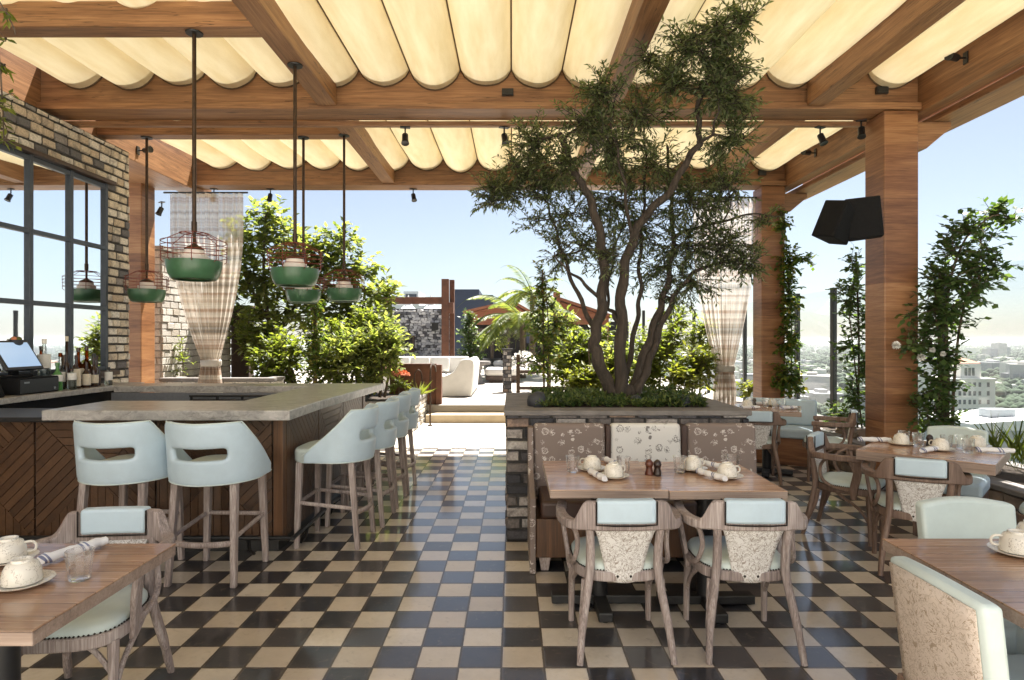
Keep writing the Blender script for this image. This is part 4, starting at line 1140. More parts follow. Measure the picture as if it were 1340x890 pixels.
chairs(sc0, [(1.535, 1.90, face(1, .02), 'upholstered chair with a beige printed back at the bottom right, nearest to us'),
 (2.02, 2.55, face(-.03, -1), 'plain pale blue chair back showing above the far edge of the right foreground table'),
 (2.12, 2.12, face(-1, .05), 'upholstered chair under the right foreground table, cut off by the frame edge'),
 (3.50, 4.93, face(-.7, -.7), 'blue upholstered chair on the far side of the angled table below the rose climber')], 'upholstered side chairs')

# ------------------------------------------------------------------ tables
def table0(w, d, th=.045, h=.76, name='dining_table', label='x', base='cross', axis='X'):
    t = thing(name, label, 'table')
    tp = MB().box(-w/2, w/2, -d/2, d/2, h-.006, h).build('table_top', M['table'], t, smooth=0, bevel=.002)
    MB().box(-w/2+.0005, w/2-.0005, -d/2+.0005, d/2-.0005, h-th, h-.0065).build('table_edge', M['table_edge'], t, smooth=0, bevel=.003)
    if base == 'cross':
        MB().tube([(0, 0, .05), (0, 0, h-th-.012)], .05, 16).box(-.2, .2, -.2, .2, h-th-.012, h-th-.001).build('column', M['black'], t, smooth=40)
        MB().box(-.28, .28, -.04, .04, .008, .058).build('base_bar', M['black'], t, smooth=0, bevel=.006)
        MB().box(-.04, .04, -.28, -.0405, .0085, .0585).box(-.04, .04, .0405, .28, .0085, .0585).build('base_bar', M['black'], t, smooth=0, bevel=.006)
        f = MB()
        for x, y in ((.25, 0), (-.25, 0), (0, .25), (0, -.25)): f.lathe([(.018, 0), (.018, .009)], 10, M=T(x, y, 0))
        f.build('glide', M['black'], t)
    else:
        a = MB(); e = .02
        a.box(-w/2+e, w/2-e, -d/2+e, -d/2+e+.02, h-th-.04, h-th).box(-w/2+e, w/2-e, d/2-e-.02, d/2-e, h-th-.04, h-th)
        a.box(-w/2+e, -w/2+e+.02, -d/2+e+.0205, d/2-e-.0205, h-th-.04, h-th).box(w/2-e-.02, w/2-e, -d/2+e+.0205, d/2-e-.0205, h-th-.04, h-th)
        a.build('apron', M['chair_dark'], t, smooth=0)
        for sx in (-1, 1):
            for sy in (-1, 1):
                x, y = sx*(w/2-.045), sy*(d/2-.045)
                MB().box(x-.024, x+.024, y-.024, y+.024, 0, h-th-.0405).build('leg', M['chair_dark'], t, smooth=0, bevel=.004)
    return t
GT = 'limed oak dining tables'
def place(o, x, y, a=0, g=GT): o.location = (x, y, 0); o.rotation_euler = (0, 0, a); o['group'] = g; return o
t1 = place(table0(.626, .79, label='left one of the two oak tables pushed together before the banquette'), .513, 3.655)
t2 = place(table0(.622, .79, h=.757, label='right one of the two oak tables pushed together before the banquette'), 1.138, 3.645)
t3 = place(table0(.76, .72, label='oak table at the bottom left with tumbler, cups and rolled napkin'), -1.685, 2.045)
t4 = place(table0(.82, 1.0, label='oak table at the bottom right with a cup and saucer'), 1.885, 1.965)
t5 = place(table0(.80, .80, .07, label='angled thick topped oak table in front of the right column'), 3.045, 4.475, R(-44))
t6 = place(table0(.74, .74, .05, label='small far table crowded with napkins and glasses near the far right column'), 2.97, 7.22, R(-25))

# ------------------------------------------------------------------ tableware
TZ = .7605
def cup0():
    t = thing('cup_and_saucer', 'x', 'cup')
    MB().lathe([(.04, 0), (.062, .006), (.088, .016), (.089, .019), (.06, .011), (.0, .009)], 28, cap=False).build('saucer', M['ceramic'], t, smooth=60)
    MB().lathe([(.052, .0125), (.055, .014), (.056, .02), (.051, .055), (.042, .074), (.030, .079), (.029, .087), (.024, .087), (.02, .081), (.0, .080)], 24, cap=False).build('cup', M['ceramic'], t, smooth=50)
    MB().tube(spline([(.052, 0, .03), (.075, 0, .032), (.08, 0, .05), (.068, 0, .064), (.046, 0, .064)], 4), .0045, 7).build('handle', M['ceramic'], t)
    return t
def glass0():
    t = thing('tumbler', 'x', 'glass')
    n = 10; m = MB()
    m.lathe([(.028, 0), (.031, .003), (.042, .098), (.0395, .098), (.030, .016), (.0, .014)], 10, cap=False)
    m.add([(.028*math.cos(2*math.pi*j/10), .028*math.sin(2*math.pi*j/10), 0) for j in range(10)], [tuple(range(9, -1, -1))])
    m.build('glass_body', M['glass'], t, smooth=25)
    return t
def napkin0():
    t = thing('rolled_napkin', 'x', 'napkin')
    m = MB(); k = 14; pts = [(-.115+.23*i/k, .004*math.sin(i*1.7), .022+.0015*math.sin(i*2.3)) for i in range(k+1)]
    m.tube(pts, [.0175+.0012*math.sin(i*1.3)-(.002 if i in (0, k) else 0) for i in range(k+1)], 14, sx=1.1)
    m.build('napkin_roll', M['napkin'], t, smooth=60)
    s = MB(); s.tube(spline([(.1155, .0, .022), (.1165, .008, .026), (.1165, .004, .034), (.1165, -.008, .03), (.1165, -.01, .018), (.1165, .004, .010), (.1165, .014, .018)], 3), .0025, 5)
    s.build('fold', M['napkin'], t)
    return t
cup_s, gl_s, np_s = cup0(), glass0(), napkin0()
used = set()
def put(src, x, y, a, label, group, z=TZ):
    o = src if src.name not in used else dup(src)
    used.add(src.name)
    o.location = (x, y, z); o.rotation_euler = (0, 0, a); o['label'] = label; o['group'] = group; return o
G1 = 'table settings'
for x, y, a, l in ((-1.79, 2.20, .5, 'upturned printed cup on its saucer at bottom left, the farther of two'),
    (-1.575, 1.99, 1.9, 'upturned printed cup on its saucer at bottom left, the nearer of two'),
    (.485, 3.75, 2.6, 'upturned cup behind a rolled napkin on the left centre table'),
    (.582, 3.545, .5, 'upturned cup on saucer just left of the wooden mills'),
    (1.095, 3.75, .3, 'upturned cup on the right centre table with a napkin leaning at its right'),
    (1.232, 3.545, .2, 'upturned cup on the right centre table with handle to the right'),
    (1.86, 2.28, 2.8, 'upturned cup on saucer on the bottom right table, handle to the left'),
    (2.02, 2.40, 0, 'upturned cup cut by the right frame edge on the bottom right table'),
    (2.93, 4.66, 1, 'upturned cup at the left part of the angled table, beside tall glasses'),
    (3.06, 4.42, 2, 'upturned cup in the middle of the angled table next to the dark mill'),
    (3.42, 4.55, .3, 'upturned cup at the far right of the angled table behind a napkin'),
    (2.78, 7.30, 1.3, 'upturned cup on the left half of the small far table'),
    (3.12, 7.42, 1.0, 'upturned cup at the back of the small far table')):
    put(cup_s, x, y, a, l, 'upturned cups on saucers')
for x, y, l in ((-1.425, 2.04, 'empty clear tumbler on the bottom left table beside a napkin'),
    (.362, 3.70, 'clear tumbler near the left edge of the left centre table'),
    (.66, 3.66, 'clear tumbler on the left centre table between a cup and the mills'),
    (1.0, 3.69, 'clear tumbler just right of the wooden mills'),
    (1.325, 3.72, 'clear tumbler near the right end of the right centre table'),
    (2.99, 4.72, 'tall clear tumbler at the back left of the angled table'),
    (3.02, 4.60, 'clear tumbler beside a cup at the left of the angled table'),
    (3.16, 4.50, 'clear tumbler right of the middle cup on the angled table'),
    (3.19, 4.33, 'clear tumbler at the front of the angled table'),
    (3.28, 4.52, 'clear tumbler behind the striped napkin on the angled table'),
    (2.88, 7.42, 'clear tumbler in the cluster at the back left of the far table'),
    (3.00, 7.33, 'clear tumbler in the middle of the far table'),
    (3.06, 7.20, 'clear tumbler at the front of the far table'),
    (3.20, 7.33, 'clear tumbler at the right of the far table')):
    put(gl_s, x, y, rnd.uniform(0, 3), l, 'clear tumblers on the tables')
for x, y, a, l in ((-1.60, 2.265, R(68), 'rolled white napkin with blue stripes on the bottom left table'),
    (.485, 3.53, R(-75), 'rolled napkin lying towards us on the left centre table'),
    (.64, 3.885, R(-68), 'rolled napkin near the back edge of the left centre table'),
    (1.135, 3.53, R(-66), 'rolled napkin lying towards us on the right centre table'),
    (1.225, 3.82, R(-58), 'rolled napkin leaning past a cup at the back of the right centre table'),
    (2.80, 4.78, R(-8), 'white napkin at the far left corner of the angled table'),
    (2.95, 4.36, R(30), 'short end-on napkin at the front of the angled table'),
    (3.37, 4.32, R(-14), 'long striped napkin at the right of the angled table'),
    (2.72, 7.08, R(5), 'white napkin at the left edge of the small far table'),
    (3.15, 7.05, R(20), 'white napkin hanging near the front right corner of the far table'),
    (3.02, 7.52, R(10), 'white napkin along the back of the small far table')):
    put(np_s, x, y, a, l, 'rolled napkins')
def mill(x, y, m, label, z=TZ):
    t = thing('pepper_mill', label, 'mill', (x, y, z), 0, 'wooden mills')
    MB().lathe([(.024, 0), (.025, .004), (.0245, .012), (.018, .040), (.020, .052), (.023, .058)], 20).build('mill_body', M[m], t, smooth=50)
    MB().lathe([(.023, .0585), (.024, .066), (.018, .082), (.008, .090), (.004, .092)], 20).build('mill_head', M[m], t, smooth=50)
mill(.803, 3.625, 'mill_red', 'small reddish wooden mill on the centre tables, left of the pair')
mill(.849, 3.615, 'mill_black', 'small dark wooden mill on the centre tables, right of the pair')
mill(3.09, 4.58, 'mill_black', 'small dark mill among the glasses on the angled table')
mill(2.92, 7.46, 'mill_black', 'small dark mill at the back of the far table')
kn = thing('butter_knife', 'steel knife lying on the saucer edge at the left frame edge', 'knife', (-1.66, 1.93, TZ+.02), R(28))
MB().hexa([(-.12,-.007,0),(.0,-.008,0),(.0,.008,0),(-.12,.004,0),(-.12,-.007,.002),(0,-.008,.002),(0,.008,.002),(-.12,.004,.002)]).build('blade', M['steel'], kn, smooth=0)
MB().box(.0005, .09, -.007, .007, -.001, .005).build('handle', M['steel'], kn, smooth=0, bevel=.002)

# ------------------------------------------------------------------ banquette in front of the planter
bq = thing('banquette', 'booth bench with brown and white printed back cushions against the planter', 'banquette', (.96, 4.62, 0))
for i, (a, b, m) in enumerate(((-.80, -.265, 'motif_brown'), (-.225, .30, 'motif_white'), (.345, .86, 'motif_brown'))):
    lab = ['brown printed cushion at the left', 'white printed cushion in the middle', 'brown printed cushion at the right'][i]
    c = ((a+b)/2, .02, .66); w = (b-a)/2
    o = MB().box(-w, w, -.055, .055, -.27, .265, M=RX(R(-5))).build('back_cushion', M[m], bq, smooth=40, bevel=.03, seg=3, loc=c); o['label'] = lab
    MB().box(-w+.03, w-.03, -.235, .235, -.06, .06).build('seat_cushion', M['leather_brown'], bq, smooth=40, bevel=.025, seg=3, loc=((a+b)/2, -.29, .42))
for a, b in ((-.264, -.226), (.301, .344)):
    MB().box(a, b, -.03, .085, .40, .915).build('strap', M['leather_brown'], bq, smooth=0, bevel=.01)
MB().box(-.80, .86, -.50, .03, .10, .358).build('bench_box', M['bar_wood'], bq, smooth=0, bevel=.006)
e = MB().prism([(-.53, .0), (.10, .0), (.10, .90), (-.04, .90), (-.10, .60), (-.53, .50)], -.842, -.802, 'YZ').build('end_panel', M['motif_brown'], bq, smooth=0, bevel=.008)
for x in (-.74, .03, .80):
    MB().hexa([(x-.025,-.46,0),(x+.025,-.46,0),(x+.025,-.41,0),(x-.025,-.41,0),(x-.04,-.48,.099),(x+.04,-.48,.099),(x+.04,-.39,.099),(x-.04,-.39,.099)]).build('leg', M['chair'], bq, smooth=0, bevel=.004)

# blue bench at the far table
bb = thing('bench', 'pale blue upholstered bench on a wooden box behind the far table', 'bench', (3.42, 7.95, 0), R(-30))
MB().box(-.42, .42, -.25, .25, 0, .33).build('bench_box', M['column'], bb, smooth=0, bevel=.006)
MB().box(-.43, .43, -.27, .27, .332, .45).build('seat_cushion', M['blue'], bb, smooth=40, bevel=.03, seg=3)
MB().box(-.43, .43, .16, .27, .452, .78).build('backrest', M['blue'], bb, smooth=40, bevel=.03, seg=3)
# ------------------------------------------------------------------ foliage tools
def add_leaf(mb, p, d, L, Wd, r, flat=.35, fold=.25):
    d = d.normalized()
    up = Vector((r.gauss(0, flat), r.gauss(0, flat), 1))
    s = d.cross(up)
    if s.length < 1e-3: s = d.orthogonal()
    s.normalize(); nrm = s.cross(d)
    m = p+d*(L*.45)-nrm*(Wd*fold); e = p+d*L-nrm*(L*.08)
    a = m+s*(Wd/2)+nrm*(Wd*fold); b = m-s*(Wd/2)+nrm*(Wd*fold)
    mb.add([p, a, e, b], [(0, 1, 2), (0, 2, 3)])
def rvec(r):
    while True:
        v = Vector((r.uniform(-1,1), r.uniform(-1,1), r.uniform(-1,1)))
        if .05 < v.length < 1: return v.normalized()
def spray(leaves, twigs, p, d, length, nl, L, Wd, r, droop=.3, spread=.9, tw=.003):
    pts = [p]; q = p.copy(); dd = d.normalized()
    k = 4
    for i in range(k):
        dd = (dd+Vector((r.gauss(0,.16), r.gauss(0,.16), r.gauss(0,.12)-droop*.22))).normalized()
        q = q+dd*(length/k); pts.append(q.copy())
    if twigs is not None: twigs.tube(pts, [tw*1.4, tw*1.2, tw, tw*.8, tw*.5], 4, caps=False)
    for i in range(nl):
        t = (i+.6)/nl*k; j = min(int(t), k-1); f = t-j
        b = pts[j].lerp(pts[j+1], f); ax = (pts[j+1]-pts[j]).normalized()
        side = ax.cross(Vector((0,0,1)));
        if side.length < .1: side = ax.orthogonal()
        side.normalize(); sg = 1 if i % 2 else -1
        ld = ax*r.uniform(.35, .9)+side*(sg*spread*r.uniform(.5, 1.1))+Vector((0, 0, r.gauss(-droop*.5, .35)))
        add_leaf(leaves, b, ld, L*r.uniform(.7, 1.2), Wd*r.uniform(.8, 1.2), r)
def crown(leaves, twigs, blobs, r, L, Wd, nl, slen, droop=.3, start=None, tw=.003, dens=1.0):
    # blobs: (centre, (rx, ry, rz), number of sprays)
    for c, rad, n in blobs:
        c = Vector(c)
        for _ in range(int(n*dens)):
            v = rvec(r); k = r.random()**.45
            p = c+Vector((v.x*rad[0]*k, v.y*rad[1]*k, v.z*rad[2]*k))
            # ragged: drop sprays where a coarse noise is low
            if noise.noise(p*2.3/max(.35, max(rad))) < -.22 and k > .35: continue
            d = (v+Vector((0, 0, .25))+rvec(r)*.5)
            spray(leaves, twigs, p-d.normalized()*slen*.5, d, slen*r.uniform(.7, 1.3), nl, L, Wd, r, droop, tw=tw)
def nearest(pts, c):
    return min(pts, key=lambda q: (q[0]-c).length)
def limbs(mb, trunks, blobs, r, rad0=.02, sub=3):
    # limbs from the nearest trunk point into each clump, then forks inside it
    tp = [(Vector(p), q) for pts, rr in trunks for p, q in zip(pts, rr)]
    for c, rad, n in blobs:
        c = Vector(c)
        low = [q for q in tp if q[0].z < c.z+.05] or tp
        a, ra = nearest(low, c)
        m = a.lerp(c, .5)+Vector((r.uniform(-.06,.06), r.uniform(-.06,.06), -.05*(c-a).length))
        r0 = min(rad0, ra*.75)
        pts = spline([a, m, c], 5); mb.tube(pts, [r0+(r0*.35-r0)*i/(len(pts)-1) for i in range(len(pts))], 7)
        for _ in range(sub):
            v = rvec(r); e = c+Vector((v.x*rad[0]*.75, v.y*rad[1]*.75, v.z*rad[2]*.75)); s = m.lerp(c, r.uniform(.2, .9))
            k = s.lerp(e, .5)+rvec(r)*.04
            mb.tube(spline([s, k, e], 3), [r0*.4, r0*.36, r0*.32, r0*.28, r0*.22, r0*.18, r0*.12], 5)

# ------------------------------------------------------------------ brick planter
X0, X1, PY0, PY1, PH = -.05, 1.84, 4.78, 6.40, 1.005
pl = thing('brick_planter', 'charcoal reclaimed brick planter with grey stone cap holding the multi trunk tree', 'planter', (0, 0, 0))
mb = MB()
mb.box(X0+.02, X0+.2, PY0+.02, PY1-.02, 0, .964, 1).box(X1-.2, X1-.02, PY0+.02, PY1-.02, 0, .964, 1)
mb.box(X0+.2002, X1-.2002, PY0+.02, PY0+.2, 0, .964, 1).box(X0+.2002, X1-.2002, PY1-.2, PY1-.02, 0, .964, 1)
bricks(mb, (X0, PY0+.02, 0), (1,0,0), (0,-1,0), X1-X0, .964, .0865, .225, [], .02, 0, 21, .016, .004)
bricks(mb, (X0+.02, PY1, 0), (0,-1,0), (-1,0,0), PY1-PY0-.024, .964, .0865, .225, [], .02, 0, 22, .016, .004)
bricks(mb, (X1-.02, PY0+.024, 0), (0,1,0), (1,0,0), PY1-PY0-.024, .964, .0865, .225, [], .02, 0, 23, .016, .004)
mb.build('brickwork', [M['brick_dark'], M['mortar_dark']], pl, smooth=0)
w_ = .23
MB().box(X0-.012, X1+.012, PY0-.014, PY0+w_, .966, PH).box(X0-.012, X0+w_, PY0+w_+.002, PY1-w_-.002, .966, PH-.0005).box(X1-w_, X1+.012, PY0+w_+.002, PY1-w_-.002, .966, PH-.0005).box(X0-.012, X1+.012, PY1-w_, PY1+.012, .966, PH).build('stone_cap', M['capstone'], pl, smooth=0, bevel=.008)
MB().grid(lambda u, v: (X0+.2+(X1-X0-.4)*u, PY0+.2+(PY1-PY0-.4)*v, .98+.05*math.sin(u*math.pi)*math.sin(v*math.pi)+.02*noise.noise(Vector((u*9, v*9, 1)))), 24, 20).build('soil', M['soil'], pl, smooth=180)
r = random.Random(5); lv = MB()
for _ in range(1500):
    x, y = r.uniform(X0+.24, X1-.24), r.uniform(PY0+.24, PY1-.24)
    hgt = .035+.07*max(0, .4+noise.noise(Vector((x*3, y*3, 4))))
    b = Vector((x, y, 1.0))
    for k in range(7):
        d = Vector((r.gauss(0,.7), r.gauss(0,.7), r.uniform(.2,1.0)))
        add_leaf(lv, b+Vector((0,0,r.uniform(0,hgt))), d, r.uniform(.03,.06), r.uniform(.014,.026), r)
gc = lv.build('ground_cover', M['leaf_cover'], smooth=0, recalc=False); gc['kind'] = 'stuff'; gc['label'] = 'low dark green ground cover under the tree in the brick planter'; gc['category'] = 'ground cover'
for i, (x, y, s, l) in enumerate(((.21, 5.12, .085, 'dark round stone at the left front of the brick planter'), (1.05, 5.25, .05, 'small dark stone below the tree trunk in the planter'), (1.42, 5.15, .06, 'dark stone at the right front of the brick planter'))):
    m = MB(); bm = bmesh.new(); bmesh.ops.create_icosphere(bm, subdivisions=2, radius=s)
    vs = [v.co*(1+.25*noise.noise(v.co*18+Vector((i,0,0)))) for v in bm.verts]; fs = [[v.index for v in f.verts] for f in bm.faces]; bm.free()
    tag(m.add(vs, fs).build('stone', M['pot'], smooth=60, loc=(x, y, 1.04)), l, 'stone', 'stones in the planter')

# ------------------------------------------------------------------ the multi trunk tree in the planter
D0 = 5.58
def tp(pts): return [P(x, y, D0+dd) for x, y, dd in pts]
ot = thing('planter_tree', 'multi trunk willow leaved tree with dark airy crown rising from the brick planter', 'tree', (0, 0, 0))
tr = []
def trunk(pts, r0, r1):
    s = spline(tp(pts), 6); k = len(s)
    for i, p in enumerate(s): p += Vector((.012*math.sin(i*1.1), .012*math.cos(i*.9), 0))
    rr = [.77*(r0+(r1-r0)*(i/(k-1))**.8)*(1+.06*math.sin(i*1.9)) for i in range(k)]
    tr.append((s, rr))
trunk([(812,527,0),(796,505,-.05),(781,465,-.1),(778,442,-.1),(786,408,-.12),(790,357,-.12),(784,302,-.16),(770,256,-.2),(757,235,-.22),(731,176,-.2)], .086, .038)
trunk([(818,527,-.02),(812,505,-.08),(813,430,-.1),(814,371,-.12),(826,320,-.14),(844,283,-.2),(876,251,-.3),(899,210,-.4),(916,184,-.5),(913,150,-.6),(925,100,-.7),(938,60,-.8),(970,30,-.95),(990,14,-1.0)], .082, .008)
trunk([(822,527,.02),(830,505,.05),(849,449,.1),(862,408,.14),(873,371,.2),(880,320,.26),(878,250,.3),(872,190,.3)], .078, .014)
trunk([(826,528,-.03),(842,495,.0),(856,455,.05),(873,408,.05),(897,368,.08),(921,350,.1),(960,340,.12),(985,332,.1)], .058, .008)
trunk([(816,527,.1),(822,480,.16),(833,420,.2),(838,380,.22),(837,330,.24),(842,270,.26),(845,210,.2),(842,150,.1)], .04, .01)
trunk([(783,440,-.1),(763,400,-.02),(742,350,.05),(728,305,.1),(716,268,.1),(700,252,.1)], .034, .008)
trunk([(787,395,-.12),(762,368,-.2),(740,352,-.28),(724,330,-.3)], .026, .007)
trunk([(880,310,.25),(905,300,.2),(945,290,.1),(985,280,.05),(1020,284,.0)], .028, .006)
trunk([(812,430,-.1),(803,410,-.05),(795,398,.1),(800,350,.3),(812,300,.4),(830,240,.45)], .03, .008)
trunk([(913,186,-.5),(930,178,-.6),(938,150,-.7),(945,120,-.75)], .022, .006)
trunk([(826,318,-.14),(818,250,-.3),(808,200,-.4),(800,150,-.45),(815,110,-.5)], .024, .006)
mt = MB()
for s, rr in tr: mt.tube(s, rr, 12)
# root flare
mt.lathe([(.17, -.02), (.135, .03), (.11, .09), (.07, .16)], 14, M=T(*P(818, 527, D0-.0)) )
def B(px, py, dd, rpx, rpy, n, ry=None):
    d = D0+dd; c = P(px, py, d); k = d/F
    return (c, (rpx*k, ry or (rpx+rpy)*.5*k, rpy*k), n)
blobs = [B(658,248,.1,38,24,60), B(690,225,.1,42,30,66), B(697,188,.0,30,30,56), B(715,255,.1,30,22,34), B(740,210,-.2,42,34,62), B(765,160,-.3,34,34,54),
 B(790,120,-.45,30,30,44), B(800,190,-.3,46,40,72), B(840,150,-.2,46,36,60), B(855,215,.1,50,44,84), B(800,260,.1,44,40,62), B(745,280,.1,40,36,46),
 B(735,330,.0,34,28,28), B(765,320,.2,34,30,30), B(835,290,.3,46,42,64), B(905,260,.0,50,40,84), B(950,240,-.2,36,32,52), B(955,180,-.5,34,30,46), B(940,120,-.7,46,34,64),
 B(880,105,-.6,36,32,46), B(905,60,-.85,30,28,40), B(940,40,-.9,34,26,42), B(975,22,-1.0,26,20,24), B(950,85,-.8,34,26,40), B(965,130,-.6,26,24,34), B(900,320,.2,48,36,72), B(945,320,.1,44,34,66), B(975,345,.05,26,22,34),
 B(905,370,.15,42,24,44), B(860,350,.3,38,34,40), B(800,340,.3,36,34,26), B(1000,285,.0,26,10,12), B(850,75,-.5,22,16,14), B(800,330,-.2,30,30,16), B(700,290,.1,26,20,14), B(880,390,.2,26,18,16), B(645,262,.1,16,20,16)]
r = random.Random(11); lv = MB(); tw = MB()
limbs(mt, tr, blobs, r, .017, 3)
crown(lv, tw, blobs, r, .060, .0175, 14, .20, .28, dens=1.85)
mt.build('trunk', M['bark_olive'], ot, smooth=70)
tw.build('twigs', M['bark_olive'], ot, smooth=0, recalc=False)
lv.build('crown', M['leaf_olive'], ot, smooth=0, recalc=False)

# ------------------------------------------------------------------ other trees and shrubs
def plant(name, label, cat, trunks, blobs, leaf, bark='bark', L=.07, Wd=.04, nl=8, slen=.22, droop=.15, seed=1, group=None, rad0=.02, dens=1.0, twg=True, sub=2):
    t = thing(name, label, cat, tuple(trunks[0][0][0]) if trunks else (0, 0, 0), 0, group)
    o = Vector(t.location); r = random.Random(seed)
    mt, lv, tw = MB(), MB(), MB()
    tr = []
    for pts, r0, r1 in trunks:
        s = spline([Vector(p)-o for p in pts], 5); k = len(s)
        rr = [r0+(r1-r0)*i/(k-1) for i in range(k)]; tr.append((s, rr)); mt.tube(s, rr, 9)
    bl = [(Vector(c)-o, rad, n) for c, rad, n in blobs]
    limbs(mt, tr, bl, r, rad0, sub)
    crown(lv, tw if twg else None, bl, r, L, Wd, nl, slen, droop, dens=dens)
    mt.build('trunk' if cat == 'tree' else 'stems', M[bark], t, smooth=70)
    if twg: tw.build('twigs', M[bark], t, smooth=0, recalc=False)
    lv.build('crown' if cat == 'tree' else 'foliage', M[leaf], t, smooth=0, recalc=False)
    return t
def BD(px, py, d, rpx, rpy, n, ry=None):
    k = d/F; return (P(px, py, d), (rpx*k, ry or min(rpx, rpy)*k*1.1, rpy*k), n)
GTs = 'sunlit garden trees behind the bar'
plant('garden_tree', 'bright green leafy tree left of centre behind the bar, tallest of its row', 'tree',
  [([P(385,505,12.2), P(372,460,12.2), P(352,420,12.2), P(345,350,12.2), P(348,280,12.2)], .07, .015), ([P(352,420,12.2), P(330,380,12.2), P(318,330,12.2)], .04, .012), ([P(360,440,12.2), P(390,390,12.3), P(395,330,12.3)], .04, .012)],
  [BD(350,280,12.2,28,20,70), BD(335,310,12.2,36,28,120), BD(372,315,12.2,38,32,120), BD(325,355,12.2,34,32,120), BD(360,360,12.1,40,34,130), BD(398,330,12.3,32,34,110), BD(400,375,12.3,36,32,110), BD(335,400,12.1,38,30,110), BD(375,405,12.2,38,28,100), BD(326,415,12.2,20,20,50), BD(308,320,12.2,16,26,40), BD(305,370,12.2,18,30,50), BD(412,360,12.4,24,34,70), BD(415,410,12.4,28,30,80), BD(350,440,12.3,40,26,110)],
  'leaf_bright', L=.15, Wd=.095, nl=8, slen=.32, seed=2, group=GTs, rad0=.03, dens=.55)
plant('garden_tree', 'bright green tree behind the pendants, its crown stepping down to the right', 'tree',
  [([P(470,505,12.6), P(462,440,12.6), P(450,380,12.6), P(447,320,12.6)], .07, .015), ([P(460,430,12.6), P(490,390,12.6), P(500,365,12.6)], .04, .01)],
  [BD(447,312,12.6,22,20,60), BD(440,345,12.6,34,28,100), BD(472,345,12.6,24,22,70), BD(480,380,12.6,36,28,110), BD(508,385,12.6,20,22,50), BD(445,390,12.5,38,32,120), BD(500,425,12.5,32,28,90), BD(460,430,12.4,40,30,110), BD(425,345,12.6,24,34,60), BD(512,448,12.4,22,26,70), BD(430,440,12.5,34,30,90), BD(480,460,12.4,36,26,90), BD(470,400,12.4,40,34,90)],
  'leaf_bright', L=.15, Wd=.095, nl=8, slen=.32, seed=3, group=GTs, rad0=.03, dens=.55)
GH = 'hedge shrubs behind the bar'
for i, (px, py, d, rx, rz, n, lf, l) in enumerate(((362,472,10.9,34,36,190,'leaf_lime','lime green shrub behind the bar, left of the vine column'),
    (450,470,10.8,36,40,210,'leaf_bright','mid green shrub behind the bar, right of the vine column'),
    (497,462,10.9,30,44,190,'leaf_bright','darker green shrub behind the bar, next to the steel screen'),
    (428,452,11.5,26,34,120,'leaf_lime','lime shrub filling the gap just behind the vine column'),
    (478,430,11.7,30,30,120,'leaf_lime','light shrub rising behind the darker shrub by the steel screen'),
    (340,440,11.4,28,26,100,'leaf_lime','light shrub behind the leftmost hedge shrub, near the brown gate post'))):
    plant('hedge_shrub', l, 'shrub', [([P(px,520,d), P(px+3,490,d), P(px,460,d)], .03, .012), ([P(px+6,520,d), P(px+14,480,d), P(px+18,455,d)], .025, .01)],
      [BD(px,py,d,rx,rz,n), BD(px-rx*.45,py+rz*.3,d-.1,rx*.6,rz*.6,n*.4), BD(px+rx*.4,py-rz*.25,d,rx*.55,rz*.6,n*.4)], lf, L=.12, Wd=.06, nl=8, slen=.26, seed=20+i, group=GH)
plant('vine_column', 'narrow column of yellowing ivy behind the bar under the pendants', 'vine', [([P(412,512,10.55), P(413,450,10.55), P(411,385,10.55)], .04, .03)],
  [BD(412,400,10.5,11,24,60), BD(413,440,10.5,13,28,80), BD(411,480,10.5,14,28,80)], 'leaf_vine', L=.07, Wd=.05, nl=7, slen=.14, droop=.6, seed=31)
plant('wall_climber', 'thin climbing plant on the pale brick wall beside the left curtain', 'climber', [([(-5.5,10.35,0), (-5.5,10.35,.8), (-5.48,10.3,1.5)], .012, .006)],
  [((-5.48,10.35,.6), (.12,.18,.35), 30), ((-5.48,10.3,1.25), (.12,.25,.3), 26)], 'leaf_lime', L=.07, Wd=.04, nl=7, slen=.2, seed=33)

# low brick planters that hold them
def low_planter(name, label, x0, x1, y0, y1, h, bm='brick_pale', sd=1, mo='mortar_pale'):
    t = thing(name, label, 'planter', ((x0+x1)/2, y0, 0)); o = t.location
    m = MB(); a, b, c, d = x0-o.x, x1-o.x, 0, y1-y0
    m.box(a+.02, b-.02, c+.02, d-.02, -.2, h-.05, 1)
    bricks(m, (a, c+.02, 0), (1,0,0), (0,-1,0), b-a, h-.05, .09, .22, [], .02, 0, sd)
    bricks(m, (b-.02, c, 0), (0,1,0), (1,0,0), d-c, h-.05, .09, .22, [], .02, 0, sd+1)
    bricks(m, (a+.02, d, 0), (0,-1,0), (-1,0,0), d-c, h-.05, .09, .22, [], .02, 0, sd+2)
    m.build('brickwork', [M[bm], M[mo]], t, smooth=0)
    MB().box(a-.01, b+.01, c-.01, c+.19, h-.048, h).box(a-.01, a+.19, c+.192, d+.01, h-.048, h-.0004).box(b-.19, b+.01, c+.192, d+.01, h-.048, h-.0004).build('stone_cap', M['capstone'], t, smooth=0, bevel=.006)
    MB().box(a+.19, b-.19, c+.19, d-.02, h-.0497, h-.03).build('soil', M['soil'], t, smooth=0)
    return t
low_planter('garden_planter', 'low brick planter behind the bar with hedge and trees', -5.55, -1.66, 10.25, 12.9, .52, sd=40)
low_planter('garden_planter', 'taller pale brick planter at the foot of the left curtain, behind the bar', -5.55, -3.75, 9.75, 10.2, .95, sd=45)
low_planter('garden_planter', 'low brick planter behind the tree planter with shrubs', .15, 3.0, 9.25, 11.3, .42, sd=50)
plant('coral_flower_bush', 'bush with coral orange flower heads by the steel screen', 'bush', [([P(522,515,11.3), P(522,500,11.3)], .012, .006)],
  [BD(522,503,11.2,16,9,40)], 'leaf_lime', L=.08, Wd=.03, nl=8, slen=.16, seed=41)
